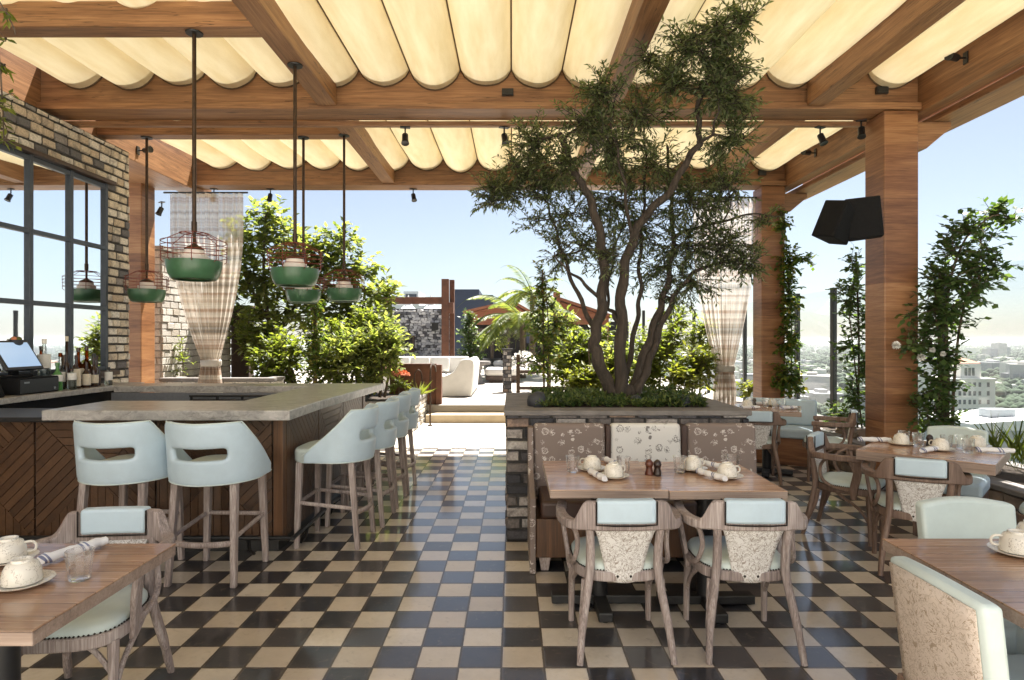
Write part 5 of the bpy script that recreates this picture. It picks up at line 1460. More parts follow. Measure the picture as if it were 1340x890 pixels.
fl = MB(); r = random.Random(4)
for _ in range(520):
    v = rvec(r); p = P(523, 491, 11.15)+Vector((v.x*.16, v.y*.13, abs(v.z)*.10-.02)); add_leaf(fl, p, v+Vector((0,0,.4)), .04, .03, r)
tag(fl.build('flower_heads', M['petal_orange'], smooth=0, recalc=False), 'dense coral orange flower heads on the bush beside the steel screen', 'flowers')
# spiky succulent at the planter end
sk_ = MB(); r = random.Random(9)
for _ in range(46):
    a = r.uniform(0, 6.28); e = r.uniform(.3, 1.1); d = Vector((math.cos(a), math.sin(a), e*1.3)); add_leaf(sk_, P(549, 517, 11.0)+Vector((r.uniform(-.06,.06), r.uniform(-.06,.06), 0)), d, r.uniform(.22, .36), .022, r, .1)
tag(sk_.build('spiky_plant', M['leaf_yellow'], smooth=0, recalc=False), 'pale spiky plant on the end of the low brick planter by the handrail', 'plant')

# shrubs behind the tree planter
plant('staked_shrub', 'tall narrow shrub on a stake left of the planter tree', 'shrub', [([P(712,514,8.6), P(711,440,8.6), P(710,355,8.6)], .016, .012), ([P(716,514,8.6), P(718,440,8.6), P(714,375,8.6)], .012, .006)],
  [BD(710,362,8.6,12,22,26), BD(710,400,8.6,17,28,60), BD(712,440,8.6,19,28,66), BD(708,478,8.6,19,22,46), BD(725,420,8.6,12,22,24)], 'leaf_vine', L=.075, Wd=.04, nl=8, slen=.20, droop=.35, seed=51)
GB = 'sunlit shrubs behind the tree planter'
for i, (px, py, d, rx, rz, n, lf, l) in enumerate(((752,470,10.2,30,42,150,'leaf_lime','bright lime shrub between the staked shrub and the left trunk'),
    (780,452,10.6,26,34,80,'leaf_lime','lime shrub half hidden behind the left trunk of the planter tree'),
    (862,470,10.3,30,40,140,'leaf_lime','bright shrub just right of the planter tree trunks'),
    (880,430,10.6,20,34,70,'leaf_lime','upright light green shrub behind the right trunk, reaching the crown'),
    (905,485,9.7,26,30,120,'leaf_yellow','yellow green shrub in front of the right curtain'),
    (735,435,10.9,20,34,90,'leaf_bright','mid green shrub behind the staked shrub, in front of the red gable'),
    (800,478,10.0,26,30,110,'leaf_bright','green shrub seen between the trunks of the planter tree'),
    (835,470,10.9,24,40,110,'leaf_lime','light shrub directly behind the right trunks of the planter tree'),
    (770,498,9.6,30,14,90,'leaf_yellow','low yellow green shrub at the back of the planter, left of the trunks'),
    (915,440,10.9,16,34,70,'leaf_bright','upright shrub at the left edge of the right curtain'))):
    plant('garden_shrub', l, 'shrub', [([P(px,520,d), P(px+2,490,d), P(px,455,d)], .02, .008)],
      [BD(px,py,d,rx,rz,n), BD(px-rx*.5,py+rz*.35,d,rx*.55,rz*.5,n*.4), BD(px+rx*.4,py-rz*.35,d,rx*.5,rz*.5,n*.35)], lf, L=.115, Wd=.052, nl=8, slen=.26, seed=60+i, group=GB)
plant('yellow_shrub', 'small yellow green shrub at the foot of the far right column', 'shrub', [([P(978,525,10.4), P(978,505,10.4)], .012, .006)], [BD(978,508,10.4,11,10,40)], 'leaf_yellow', L=.08, Wd=.05, nl=7, slen=.15, seed=70)

# climbers at the right edge
plant('climbing_rose', 'large dark climbing rose leaning right beside the near right column', 'climber',
  [([P(1238,568,6.2), P(1240,500,6.2), P(1238,420,6.2), P(1245,360,6.2), P(1265,310,6.2), P(1295,275,6.2)], .024, .006), ([P(1228,568,6.25), P(1232,500,6.2), P(1228,440,6.2), P(1222,400,6.2)], .018, .006), ([P(1246,568,6.25), P(1250,480,6.2), P(1262,400,6.15), P(1290,350,6.15), P(1310,330,6.15)], .016, .005), ([P(1265,310,6.2), P(1300,282,6.1), P(1330,290,6.1)], .010, .004)],
  [BD(1300,278,6.2,22,13,22), BD(1265,300,6.2,22,16,24), BD(1250,330,6.2,26,20,40), BD(1285,318,6.2,20,22,32), BD(1240,365,6.2,32,22,58), BD(1278,370,6.15,24,28,48), BD(1225,400,6.2,26,24,54), BD(1245,415,6.2,24,26,46), BD(1212,440,6.2,20,26,36), BD(1230,462,6.2,20,26,40), BD(1222,503,6.2,22,28,46), BD(1238,500,6.2,8,22,10), BD(1215,540,6.15,24,22,40), BD(1238,548,6.15,18,16,18), BD(1300,350,6.1,20,18,18), BD(1325,285,6.1,14,12,10), BD(1195,450,6.1,14,14,12), BD(1190,410,6.1,8,10,6)],
  'leaf_dark', L=.075, Wd=.052, nl=6, slen=.17, droop=.2, seed=80, group=None, rad0=.006, dens=1.55)
plant('climber_on_stake', 'dark leafy climber on a slanted stake left of the near right column', 'climber',
  [([P(1122,560,8.0), P(1124,450,8.0), P(1120,330,8.0)], .014, .012), ([P(1128,560,8.0), P(1118,470,8.0), P(1110,400,8.0)], .012, .006)],
  [BD(1120,345,8.0,14,20,20), BD(1115,385,8.0,24,26,54), BD(1128,420,8.0,18,28,46), BD(1112,450,8.0,20,24,36), BD(1128,470,8.0,16,28,40), BD(1118,510,8.0,16,26,32), BD(1105,545,7.9,26,20,44), BD(1096,380,8.0,8,8,6)],
  'leaf_dark', L=.075, Wd=.05, nl=6, slen=.17, droop=.2, seed=81, rad0=.006, dens=1.6)
plant('column_vine', 'green vine trailing down the right side of the far right column', 'vine',
  [([P(1034,528,9.5), P(1036,440,9.5), P(1032,360,9.5), P(1026,290,9.5)], .010, .006)],
  [BD(1024,290,9.45,7,22,16), BD(1032,345,9.45,12,26,40), BD(1034,390,9.45,13,28,50), BD(1033,440,9.45,14,28,56), BD(1030,490,9.45,17,28,64), BD(1045,500,9.45,7,18,12), BD(1052,338,9.4,14,5,8)], 'leaf_vine', L=.075, Wd=.05, nl=7, slen=.16, droop=.5, seed=82, rad0=.005, dens=2.2)
GR = 'white roses on the climber'
for i, (px, py, d, s, l) in enumerate(((1173,452,6.0,.042,'white rose in front of the right column, leftmost of its climber'), (1206,467,6.05,.04,'white rose low in the climber beside the column edge, second from left'), (1220,458,6.05,.03,'small white rose in the middle of the climber'), (1234,463,6.0,.028,'small white rose at the right side of the climber stem'))):
    m = MB(); r = random.Random(i)
    for _ in range(90):
        v = rvec(r); add_leaf(m, v*s*.35, v+rvec(r)*.6, s*.75, s*.75, r)
    tag(m.build('white_rose', M['petal_white'], smooth=0, recalc=False, loc=P(px, py, d)), l, 'flower', GR)
# overhanging twigs of leaves at the top left corner
plant('hanging_plant', 'blurred light green trailing plant at the top left corner of the view', 'plant',
  [([P(-60,-60,2.6), P(-25,0,2.6), P(-5,50,2.6), P(3,130,2.6), P(5,190,2.6)], .006, .002), ([P(-60,-60,2.6), P(-10,-10,2.6), P(15,30,2.6), P(20,45,2.6)], .004, .002)],
  [BD(10,15,2.6,10,16,8,.05), BD(6,48,2.6,14,10,6,.05), BD(2,140,2.6,9,30,9,.05), BD(-2,85,2.6,8,16,5,.05), BD(8,180,2.6,5,12,3,.03)], 'leaf_lime', L=.045, Wd=.024, nl=5, slen=.07, droop=.5, seed=90, rad0=.003, sub=1)
# feathery grass by the right frame edge
gsr = MB(); r = random.Random(77)
for _ in range(90):
    a = r.uniform(-.8, .8); b = Vector((4.55+r.uniform(-.25,.25), 5.55+r.uniform(-.3,.3), .42)); add_leaf(gsr, b, Vector((a*.7-.1, r.uniform(-.4,.4), 1)), r.uniform(.25, .55), .010, r, .1)
tag(gsr.build('ornamental_grass', M['leaf_lime'], smooth=0, recalc=False), 'tuft of thin ornamental grass at the right frame edge in front of the pale shed roof', 'grass plant')
# ------------------------------------------------------------------ low planter wall and glass balustrade on the right
rw = thing('edge_planter', 'low stone planter wall running along the glass edge on the right', 'planter', (4.35, 2, 0))
m = MB(); m.box(-.43, .43, -1.0, 9.9, 0, .34, 1)
bricks(m, (-.43, 9.9, 0), (0,-1,0), (-1,0,0), 10.9, .34, .115, .26, [], .02, 0, 66, .02, .008)
m.build('stonework', [M['rock'], M['mortar_mid']], rw, smooth=0)
MB().box(-.46, -.24, -1.0, 9.9, .342, .385).box(.30, .45, -1.0, 9.9, .342, .385).build('stone_cap', M['capstone'], rw, smooth=0, bevel=.008)
MB().box(-.239, .299, -1.0, 9.9, .341, .37).build('soil', M['soil'], rw, smooth=0)
r = random.Random(15)
for i, (x, y, s) in enumerate(((4.2, 7.35, .13), (4.35, 7.0, .10), (4.22, 7.75, .11), (4.3, 8.5, .12), (4.2, 5.5, .1), (4.28, 6.75, .09))):
    bm = bmesh.new(); bmesh.ops.create_icosphere(bm, subdivisions=2, radius=s)
    vs = [Vector((v.co.x*1.3, v.co.y, v.co.z*.75))*(1+.35*noise.noise(v.co*8+Vector((i*3,0,0)))) for v in bm.verts]; fs = [[v.index for v in f.verts] for f in bm.faces]; bm.free()
    tag(MB().add(vs, fs).build('garden_rock', M['rock'], smooth=30, loc=(x, y, .40)), 'rough brown rock on the soil of the edge planter under the climbers', 'rock', 'rocks in the edge planter')
gr = thing('glass_balustrade', 'tall frameless glass balustrade with dark posts along the terrace edge', 'balustrade', (4.70, 5, .385))
ys = [1.25+.0, 2.35, 3.5, 4.35, 5.45, 6.75, 7.9, 9.05, 10.2, 11.35, 12.5, 13.65, 14.8, 16.0]
for y in ys:
    MB().box(-.03, .03, -.045, .045, 0 if y < 11.8 else -.385, 1.93).build('post', M['black'], gr, smooth=0, bevel=.004, loc=(0, y-5, 0))
for a, b in zip(ys, ys[1:]):
    MB().box(-.006, .006, a-5+.047, b-5-.047, .05, 1.90).build('glass_pane', M['rail_glass'], gr, smooth=0)
# end return of the balustrade
for x in (-.6, -1.3):
    MB().box(x-.03, x+.03, 10.95, 11.05, -.385, 1.93).build('post', M['black'], gr, smooth=0, bevel=.004)

# ------------------------------------------------------------------ upper patio
DZ = .29
sf = thing('outdoor_sofa', 'white slipcovered sofa on the upper patio, its rounded end towards us', 'sofa', (-1.25, 13.7, DZ))
arm = spline([(-.36, .0, 0), (-.37, .42, 0), (-.22, .47, 0), (-.05, .56, 0), (.06, .72, 0), (.14, .82, 0), (.34, .83, 0), (.40, .70, 0), (.35, .02, 0)], 4)
MB().prism([(p.x, p.y) for p in arm][::-1], 0, .2, 'XZ').build('arm', M['sofa'], sf, smooth=40, bevel=.04, seg=3)
MB().prism([(.15, 0), (.36, .02), (.42, .72), (.36, .84), (.20, .82)], .201, 2.3, 'XZ').build('backrest', M['sofa'], sf, smooth=40, bevel=.05, seg=3)
MB().box(-.40, .2, .201, 2.1, .03, .42).build('seat', M['sofa'], sf, smooth=40, bevel=.05, seg=3)
MB().box(-1.9, .149, 2.1, 2.3, .02, .84).build('rear_backrest', M['sofa'], sf, smooth=40, bevel=.05, seg=3)
MB().box(-1.9, -.401, 1.4, 2.099, .03, .42).build('seat', M['sofa'], sf, smooth=40, bevel=.05, seg=3)
MB().box(-.34, .36, .03, 2.2, 0, .03).build('base', M['black'], sf, smooth=0)
for x, c in ((-1.55, 0), (-1.05, 1), (-.55, 2)):
    MB().box(-.22, .22, -.07, .07, -.18, .2, M=RX(R(-12))).build('cushion', M['sofa'], sf, smooth=40, bevel=.05, seg=3, loc=(x, 1.98, .64))
for i, (x, l) in enumerate(((-1.95, 'small rust cushion on the far sofa seat, left'), (-1.55, 'small rust cushion on the far sofa seat, right'))):
    pass
cs = thing('steel_screen', 'rust brown corten screen panel with thick end post beside the steps', 'screen', (-1.85, 12.15, 0))
MB().box(-.55, .36, 0, .06, DZ, 1.06).build('panel', M['corten'], cs, smooth=0, bevel=.004)
MB().box(.361, .47, -.06, .12, .05, 1.065).build('end_post', M['corten'], cs, smooth=0, bevel=.004)
MB().box(-.56, .36, -.03, .09, 1.061, 1.085).build('top_rail', M['corten'], cs, smooth=0, bevel=.004)
hr = thing('handrail', 'slim bronze handrail with a hooked top at the left of the steps', 'handrail', (-1.48, 11.2, 0), 0, 'slim handrails at the steps')
MB().tube(spline([(0, 0, 0), (0, 0, .55), (0, .02, .95), (.0, .12, 1.08), (.02, .3, 1.1), (.03, .5, 1.05), (.03, .6, .95)], 5), .016, 8).build('rail', M['bronze'], hr)
MB().lathe([(.045, 0), (.045, .012), (.02, .016)], 12).build('foot_plate', M['bronze'], hr)
hr2 = thing('handrail', 'short bronze handrail loop among the spiky plants beside the stools', 'handrail', (-1.72, 11.35, .5), 0, 'slim handrails at the steps')
MB().tube(spline([(-.07, 0, 0), (-.07, 0, .35), (-.05, 0, .46), (.0, 0, .5), (.05, 0, .46), (.07, 0, .35), (.07, 0, 0)], 5), .013, 8).build('rail', M['bronze'], hr2)
fp = thing('steel_arbor', 'rust brown steel post and beam frame standing behind the white sofa', 'arbor', (-1.78, 17.2, DZ))
MB().box(-.17, .03, -.1, .1, 0, 2.95).build('post', M['corten'], fp, smooth=0, bevel=.006)
MB().box(.031, .16, .15, .3, 0, 2.95).box(.031, .16, -.1, .149, 2.0, 2.3).build('rear_post', M['corten'], fp, smooth=0, bevel=.006)
MB().box(-1.9, -.171, -.08, .08, 2.26, 2.45).build('beam', M['corten'], fp, smooth=0, bevel=.006)
MB().box(-1.9, -1.72, -.1, .1, 0, 2.259).build('post', M['corten'], fp, smooth=0, bevel=.006)
sw = MB(); sw.box(-4.6, -1.85, 19.2, 19.6, 0, 2.52, 1)
bricks(sw, (-4.6, 19.2, DZ), (1,0,0), (0,-1,0), 2.75, 2.2, .085, .13, [], .04, 0, 91, .010, .022)
tag(sw.build('slate_wall', [M['slate_wall'], M['mortar_dark']], smooth=0), 'grey split stone wall behind the steel frame', 'stone wall')
nc = thing('wall_niche', 'dark framed square recess on the grey split stone wall', 'niche', (-3.27, 19.1, 1.43))
MB().box(-.26, .26, -.02, .05, -.26, -.2).box(-.26, .26, -.02, .05, .2, .26).box(-.26, -.2, -.02, .05, -.1995, .1995).box(.2, .26, -.02, .05, -.1995, .1995).build('frame', M['dark_wood'], nc, smooth=0, bevel=.004)
MB().box(-.1995, .1995, .02, .05, -.1995, .1995).build('back_plate', M['shade_in'], nc, smooth=0)
MB().box(-.1, .1, -.01, .019, -.19, -.12).build('candle_box', M['white_paint'], nc, smooth=0)
sc = thing('wall_lamp', 'black box lamp on the split stone wall near the steel post', 'lamp', (-2.37, 19.05, 1.95))
MB().box(-.09, .09, -.08, .08, -.1, .1).box(-.12, .12, -.09, .09, .101, .13).build('lamp_box', M['black'], sc, smooth=0, bevel=.006)
fb = thing('fire_bench', 'long dark stone hearth bench in front of the split stone wall', 'bench', (-2.6, 18.3, DZ))
MB().box(-1.6, 1.2, -.2, .3, .0, .62).build('base', M['pot'], fb, smooth=0, bevel=.01)
MB().box(-1.65, 1.25, -.25, .35, .621, .70).build('top_slab', M['black_soft'], fb, smooth=0, bevel=.01)
st = thing('stone_table', 'round grey stone side table by the conical shrub behind the sofa', 'table', (-1.05, 17.9, DZ))
MB().lathe([(.28, 0), (.2, .05), (.14, .3), (.2, .5), (.3, .55)], 18).build('pedestal', M['capstone'], st, smooth=50)
MB().lathe([(.42, .551), (.43, .57), (.43, .63), (.42, .65)], 22).build('table_top', M['capstone'], st, smooth=40)
r = random.Random(8)
cn = [ (Vector((-1.42+.0, 20.5, z)), (w, w, .28), n) for z, w, n in ((.6,.5,90),(1.0,.48,90),(1.4,.42,80),(1.8,.34,60),(2.15,.24,40),(2.45,.14,20))]
plant('conical_shrub', 'dark green conical evergreen between the steel frame and the restaurant', 'shrub', [([(-1.42,20.5,.3), (-1.42,20.5,1.2), (-1.42,20.5,2.4)], .04, .012)], cn, 'leaf_dark', L=.12, Wd=.06, nl=8, slen=.25, seed=101)
pt = thing('potted_tree', 'small light tree in a tall charcoal pot in front of the restaurant', 'potted plant', (-.72, 22.0, DZ))
MB().lathe([(.22, 0), (.26, .03), (.31, .55), (.33, .60), (.29, .60), (.27, .54)], 22).build('pot', M['pot'], pt, smooth=40)
pm, pv = MB(), MB()
pm.tube([(0,0,.5), (.02,0,.9), (0,.02,1.25)], [.03,.025,.015], 8)
crown(pv, None, [(Vector((-.1,0,1.35)), (.45,.4,.2), 46), (Vector((.25,0,1.15)), (.35,.3,.2), 30)], random.Random(3), .12, .05, 8, .3, .3)
pm.build('trunk', M['bark'], pt); pv.build('crown', M['leaf_bright'], pt, smooth=0, recalc=False)
db = thing('daybed', 'low dark wood daybed with a plump white cushion on the patio', 'daybed', (-.38, 18.6, DZ))
MB().box(-.40, .55, -.4, .9, .08, .2).box(-.3, .45, -.3, .8, 0, .0795).build('frame', M['dark_wood'], db, smooth=0, bevel=.01)
MB().box(-.42, .56, -.42, .92, .201, .44).build('cushion', M['sofa'], db, smooth=40, bevel=.1, seg=4)
MB().box(-.2, .5, .5, .85, .441, .62).build('pillow', M['sofa'], db, smooth=40, bevel=.08, seg=3)
pp_ = MB(); pp_.box(-.10, .10, -.15, .15, 0, 1.0, 1)
bricks(pp_, (-.10, -.15, 0), (1,0,0), (0,-1,0), .20, 1.0, .09, .12, [], .015, 0, 5); bricks(pp_, (-.10, .15, 0), (0,-1,0), (-1,0,0), .3, 1.0, .09, .15, [], .015, 0, 6)
pp_.box(-.13, .13, -.18, .18, 1.001, 1.05, 1)
tag(pp_.build('stone_pillar', [M['brick_dark'], M['mortar_dark']], smooth=0, loc=(-.11, 15.0, DZ)), 'dark stone pillar at the right of the patio steps', 'pillar')
wr = thing('wooden_rail', 'bronze and timber rail at the right side of the patio beside the tree planter', 'railing', (.13, 13.2, DZ))
m = MB(); m.box(-.04, .04, -.04, .04, 0, .95).box(.62, .70, -.04, .04, 0, .95); m.build('post', M['bronze'], wr, smooth=0, bevel=.004)
MB().box(-.04, 1.3, -.03, .03, .55, .62).box(-.04, 1.3, -.03, .03, .2, .27).build('rail', M['dark_wood'], wr, smooth=0, bevel=.004)
r = random.Random(6)
wf_ = MB()
for _ in range(420):
    v = rvec(r); add_leaf(wf_, Vector((.28, 15.2, 1.0))+Vector((v.x*.26, v.y*.2, v.z*.24)), v, .07, .06, r)
tag(wf_.build('white_flower_bush', M['petal_white'], smooth=0, recalc=False), 'bush of white blossom beyond the stone pillar', 'bush')

# palm
def palm(base, h, nf, L, seed, label, lean=0, up=.9):
    t = thing('palm_tree', label, 'tree', base, 0, 'palms in front of the restaurant'); r = random.Random(seed)
    MB().tube([(0,0,0), (lean*.3,0,h*.5), (lean,0,h)], [.13,.1,.085], 12).build('trunk', M['bark'], t, smooth=60)
    lv, rb = MB(), MB()
    for k in range(nf):
        a = 2*math.pi*k/nf+r.uniform(-.2,.2); e = r.uniform(.15, 1.2)*up; d = Vector((math.cos(a)*math.cos(e), math.sin(a)*math.cos(e), math.sin(e)))
        pts = [Vector((lean, 0, h))]; q = pts[0].copy(); n = 12; ln = L*r.uniform(.8, 1.1)
        for i in range(n):
            d = (d+Vector((0, 0, -.13-.02*i*.5))).normalized(); q = q+d*(ln/n); pts.append(q.copy())
        rb.tube(pts, [.02*(1-i/(n+2)) for i in range(n+1)], 5)
        for i in range(2, n*4):
            u = i/4; j = min(int(u), n-1); p = pts[j].lerp(pts[j+1], u-j); ax = (pts[j+1]-pts[j]).normalized()
            s = ax.cross(Vector((0,0,1))).normalized(); w = .62*ln/2*math.sin(min(1, (i/(n*4))*1.05+.12)*math.pi)**.7*.62
            for sg in (-1, 1): add_leaf(lv, p, s*sg+ax*.55+Vector((0,0,-.32)), w*r.uniform(.85,1.1), .07, r, .12, .15)
    rb.build('frond_ribs', M['leaf_palm'], t, smooth=60); lv.build('crown', M['leaf_palm'], t, smooth=0, recalc=False)
palm((.35, 20.5, DZ), 1.85, 22, 2.5, 5, 'feathery palm arching in front of the orange roofed restaurant')
palm((.75, 23.0, DZ), 2.9, 15, 1.9, 6, 'taller upright palm standing behind the arching one', 0, 1.1)

# restaurant with the red cedar gable
rb = thing('restaurant_building', 'restaurant with red cedar gables and dark open front with pale sign letters', 'building', (1.0, 34, DZ))
MB().box(-3.4, 5.6, 1.0, 6, 0, 2.3).build('interior_shade_block', M['shade_in'], rb, smooth=0)  # solid block, its dark colour painting the shade behind the open front
def gable(xa, xb, xr, z0, ze, zp, y0):
    MB().prism([(xa, z0), (xb, z0), (xb, ze), (xr, zp), (xa, ze)], y0, y0+.25, 'XZ').build('gable', M['rust_roof'], rb, smooth=0)
    h = MB(); h.hexa([(xa-.25, y0-.4, ze-.04), (xr, y0-.4, zp+.06), (xr, y0+6, zp+.06), (xa-.25, y0+6, ze-.04), (xa-.25, y0-.4, ze+.1), (xr, y0-.4, zp+.2), (xr, y0+6, zp+.2), (xa-.25, y0+6, ze+.1)])
    h.hexa([(xr, y0-.4, zp+.06), (xb+.25, y0-.4, ze-.04), (xb+.25, y0+6, ze-.04), (xr, y0+6, zp+.06), (xr, y0-.4, zp+.2), (xb+.25, y0-.4, ze+.1), (xb+.25, y0+6, ze+.1), (xr, y0+6, zp+.2)])
    h.build('roof', M['rust_roof'], rb, smooth=0)
gable(-3.4, -.2, -1.0, 2.1, 2.75, 3.25, .0)
gable(1.6, 4.2, 1.6, 2.1, 2.5, 3.35, -.4)
for x in (-3.35, -2.1, -1.2, .2, 1.7, 4.1):
    MB().box(x-.09, x+.09, .1, .3, 0, 2.12).build('post', M['dark_wood'], rb, smooth=0)
MB().box(4.02, 4.25, -.45, -.2, 0, 2.6).build('corner_post', M['rust_roof'], rb, smooth=0)
MB().box(1.25, 1.6, -.6, -.2, 0, 3.85).build('chimney', M['rust_roof'], rb, smooth=0, bevel=.01)
MB().box(-3.2, -.4, .28, .36, 1.55, 1.9).build('sign_board', M['dark_wood'], rb, smooth=0)
x = -2.95
for ch in ('I','C','N','E','K','H','I','R'):     # letters too small to read in the photograph
    sg = MB()
    if ch == 'I': sg.box(.0, .05, .24, .27, 1.62, 1.82)
    elif ch in 'CE': sg.box(0, .04, .24, .27, 1.62, 1.82).box(.041, .13, .24, .27, 1.62, 1.66).box(.041, .13, .24, .27, 1.78, 1.82)
    else: sg.box(0, .04, .24, .27, 1.62, 1.82).box(.09, .13, .24, .27, 1.62, 1.82).box(.041, .089, .24, .27, 1.70, 1.75)
    sg.build('sign_letter', M['white_paint'], rb, smooth=0, loc=(x, 0, 0)); x += .30
MB().box(-.2, .35, .2, .25, 1.1, 1.7).build('blue_banner', M['navy'], rb, smooth=0)
# city blocks beyond the patio
nv = thing('navy_building', 'dark navy flat roofed building with white vent pipes behind the patio', 'building', (-4.6, 75, 0))
MB().box(-2.8, 2.3, 0, 12, -30, 7.0).box(-2.8, .6, .1, 12, 7.001, 7.7).build('walls', M['navy'], nv, smooth=0)
vp = MB()
for x, h in ((-1.0, 1.6), (.2, 1.3), (.7, 1.7), (1.3, 1.2), (1.9, 1.9)): vp.tube([(x, -.5, 3.2), (x, -.5, 3.2+h)], .12, 8)
vp.build('vent_pipes', M['white_paint'], nv)
MB().box(.3, 2.2, -.9, -.02, 2.9, 3.9).build('vent_box', M['white_paint'], nv, smooth=0)
pb = thing('pale_building', 'pale rooftop with a small cabin seen above the split stone wall', 'building', (-14.5, 90, 0))
MB().box(-6, 3.5, 0, 14, -40, 6.6).build('walls', M['white_roof'], pb, smooth=0)
MB().box(-1.2, 1.0, -.4, 6, 6.601, 8.6).build('cabin', M['white_paint'], pb, smooth=0)
MB().box(-.9, .7, -.46, -.41, 7.0, 8.2).build('window', M['window_dark'], pb, smooth=0)
MB().prism([(-6, 6.605), (-1.25, 6.605), (-1.25, 7.0), (-3.6, 8.2)], 1, 10, 'XZ').build('gable_roof', M['white_roof'], pb, smooth=0)
GTn = 'white tent peaks beyond the stone wall'
for i, x in enumerate((-5.9, -5.0, -4.1, -3.2)):
    t = thing('tent_peak', 'white pointed tent top just above the split stone wall, one of a row', 'tent', (x, 24.5, DZ), 0, GTn)
    MB().lathe([(.62, 2.25), (.60, 2.3), (.2, 2.62), (.04, 2.9), (.02, 3.05)], 4, M=RZ(R(45))).lathe([(.02, 0), (.02, 2.25)], 6, M=T(.3,.3,0)).build('canvas', M['white_paint'], t, smooth=0)

# ------------------------------------------------------------------ the city below
def windows(t, m_, xs, zs, y, w, h):
    for z in zs:
        for x in xs: MB().box(x-w/2, x+w/2, y, y+.4, z-h/2, z+h/2).build('window', M['window_dark'], t, smooth=0)
cb = thing('cream_tower', 'cream multi storey building with rows of small windows and a terracotta roofed penthouse', 'building', (174, 235, GZ))
tz = -13.8-GZ
MB().box(-8, 9.5, 0, 18, 0, tz).build('walls', M['cream_wall'], cb, smooth=0)
MB().box(-8.4, 9.9, -.4, 18.4, tz+.01, tz+.7).build('cornice', M['cream_wall'], cb, smooth=0)
MB().box(-2.2, 5.6, 2, 12, tz+.71, tz+6.2).build('penthouse', M['cream_wall'], cb, smooth=0)
MB().lathe([(6.2, tz+6.21), (6.2, tz+6.5), (.6, tz+8.4)], 4, M=T(1.7, 7, 0) @ RZ(R(45))).build('roof', M['tile_roof'], cb, smooth=0)
windows(cb, None, [-6.6, -4.0, -2.2, -.2, 1.6, 3.6, 6.8], [tz-1.6-3.3*k for k in range(5)], -.05, 1.0, 1.7)
windows(cb, None, [-.2, 1.2, 2.6], [tz+3.2], 1.95, 1.0, 3.0)
ws = thing('shed_building', 'large low white curved shed roof just below the terrace on the right', 'building', (66, 72, GZ))
pr = [(-12.6+25.2*i/16, 37.6+.9*math.sin(math.pi*(i/16)*.7+.2)) for i in range(17)]
MB().prism([(-12.6, 37)]+[(12.6, 37)]+pr[::-1], 0, 10, 'XZ').build('roof', M['white_roof'], ws, smooth=0)
MB().box(-12.3, 12.3, .3, 9.7, 0, 36.99).build('walls', M['grey_wall'], ws, smooth=0)
for k in range(9): MB().box(-12.4+k*3.0, -12.25+k*3.0, -.05, .25, 0, 36.99).build('pilaster', M['white_roof'], ws, smooth=0)
MB().box(-8, -5, 3, 5, 38.0, 39.1).build('roof_vent', M['grey_wall'], ws, smooth=0)
MB().box(2, 3.4, 4, 6, 38.2, 39.5).build('roof_vent', M['grey_wall'], ws, smooth=0)
r = random.Random(31)
GC = 'hazy city buildings in the distance'
cm = [plain('pale_city_wall', (.45, .43, .40), .9, 0, .1, .1), plain('white_city_wall', (.62, .60, .57), .9, 0, .1, .1), plain('grey_city_wall', (.30, .30, .31), .9, 0, .1, .1)]
ring = []
for i in range(84):
    y = 260*(1.045**i)*r.uniform(.9, 1.1)+60; 
    if y > 5200: y = r.uniform(900, 4500)
    k = r.uniform(.27, .92); x = y*k
    if y < 420 and .62 < k < .86: continue
    w, d, h = r.uniform(12, 40), r.uniform(12, 30), r.choice((6, 8, 9, 12, 12, 16, 22))
    ring.append((x, y, w, d, h))
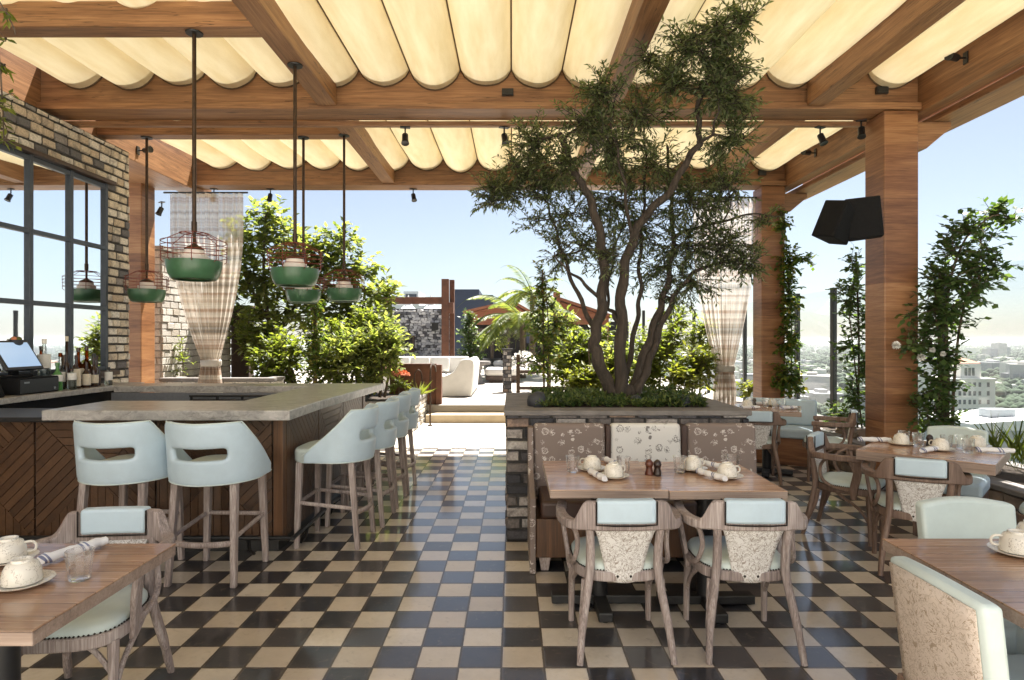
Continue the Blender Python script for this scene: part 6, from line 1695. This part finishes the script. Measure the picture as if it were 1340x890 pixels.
ring += [(1180, 1500, 22, 22, 40), (1215, 1540, 34, 24, 30), (1150, 1490, 26, 20, 27), (1000, 1700, 30, 30, 30), (960, 1720, 24, 24, 36), (840, 1900, 40, 30, 30), (1330, 1560, 40, 22, 24)]
for x, y, w, d, h in ring:
    m = MB(); m.box(-w/2, w/2, -d/2, d/2, 0, h); m.box(-w*.2, w*.1, -d*.2, d*.2, h+.01, h+2.2)
    o = m.build('city_building', cm[r.randrange(3)], smooth=0, loc=(x, y, GZ), rotz=r.uniform(-.5, .5))
    tag(o, 'small pale building far off in the hazy city, alike with many others', 'building', GC)
# far tree cover: nobody could count it
ico = bmesh.new(); bmesh.ops.create_icosphere(ico, subdivisions=1, radius=1); iv = [v.co.copy() for v in ico.verts]; iff = [[v.index for v in f.verts] for f in ico.faces]; ico.free()
ft = MB()
for i in range(11000):
    y = 90*math.exp(r.random()**.8*3.9); k = r.uniform(.2, 1.7) if r.random() < .4 else r.uniform(.2, 1.0); x = y*k
    if (y < 260 and .66 < k < .82) or (y < 110 and k > .6): continue
    s = r.uniform(2.0, 4.6)*(1+y/2000)
    if noise.noise(Vector((x*.006, y*.006, 0))) < -.12 and r.random() < .8: continue
    c = Vector((x, y, GZ+s*.8)); jit = r.uniform(0, 100)
    ft.add([c+Vector((v.x*s, v.y*s, v.z*s*.85))*(1+.4*noise.noise(v*1.7+Vector((jit, 0, 0)))) for v in iv], iff)
o = ft.build('distant_trees', M['tree_far'], smooth=180, recalc=False); o['kind'] = 'stuff'; o['label'] = 'mass of dark green street trees across the hazy city below'; o['category'] = 'trees'
HAZE = 0.0001
hz = bpy.data.materials.new('city_haze'); hz.use_nodes = True; nt = hz.node_tree
nt.nodes.remove(nt.nodes['Principled BSDF'])
pv = nt.nodes.new('ShaderNodeVolumePrincipled'); pv.inputs['Color'].default_value = (.97, .985, 1, 1); pv.inputs['Density'].default_value = HAZE; pv.inputs['Anisotropy'].default_value = .3
nt.links.new(pv.outputs[0], nt.nodes['Material Output'].inputs['Volume'])
if HAZE > 0:
    hb = MB().box(-7500, 7500, -7500, 7500, GZ-1.6, 12).build('haze', hz, smooth=0)
    hb['kind'] = 'stuff'; hb['label'] = 'pale haze over the city'
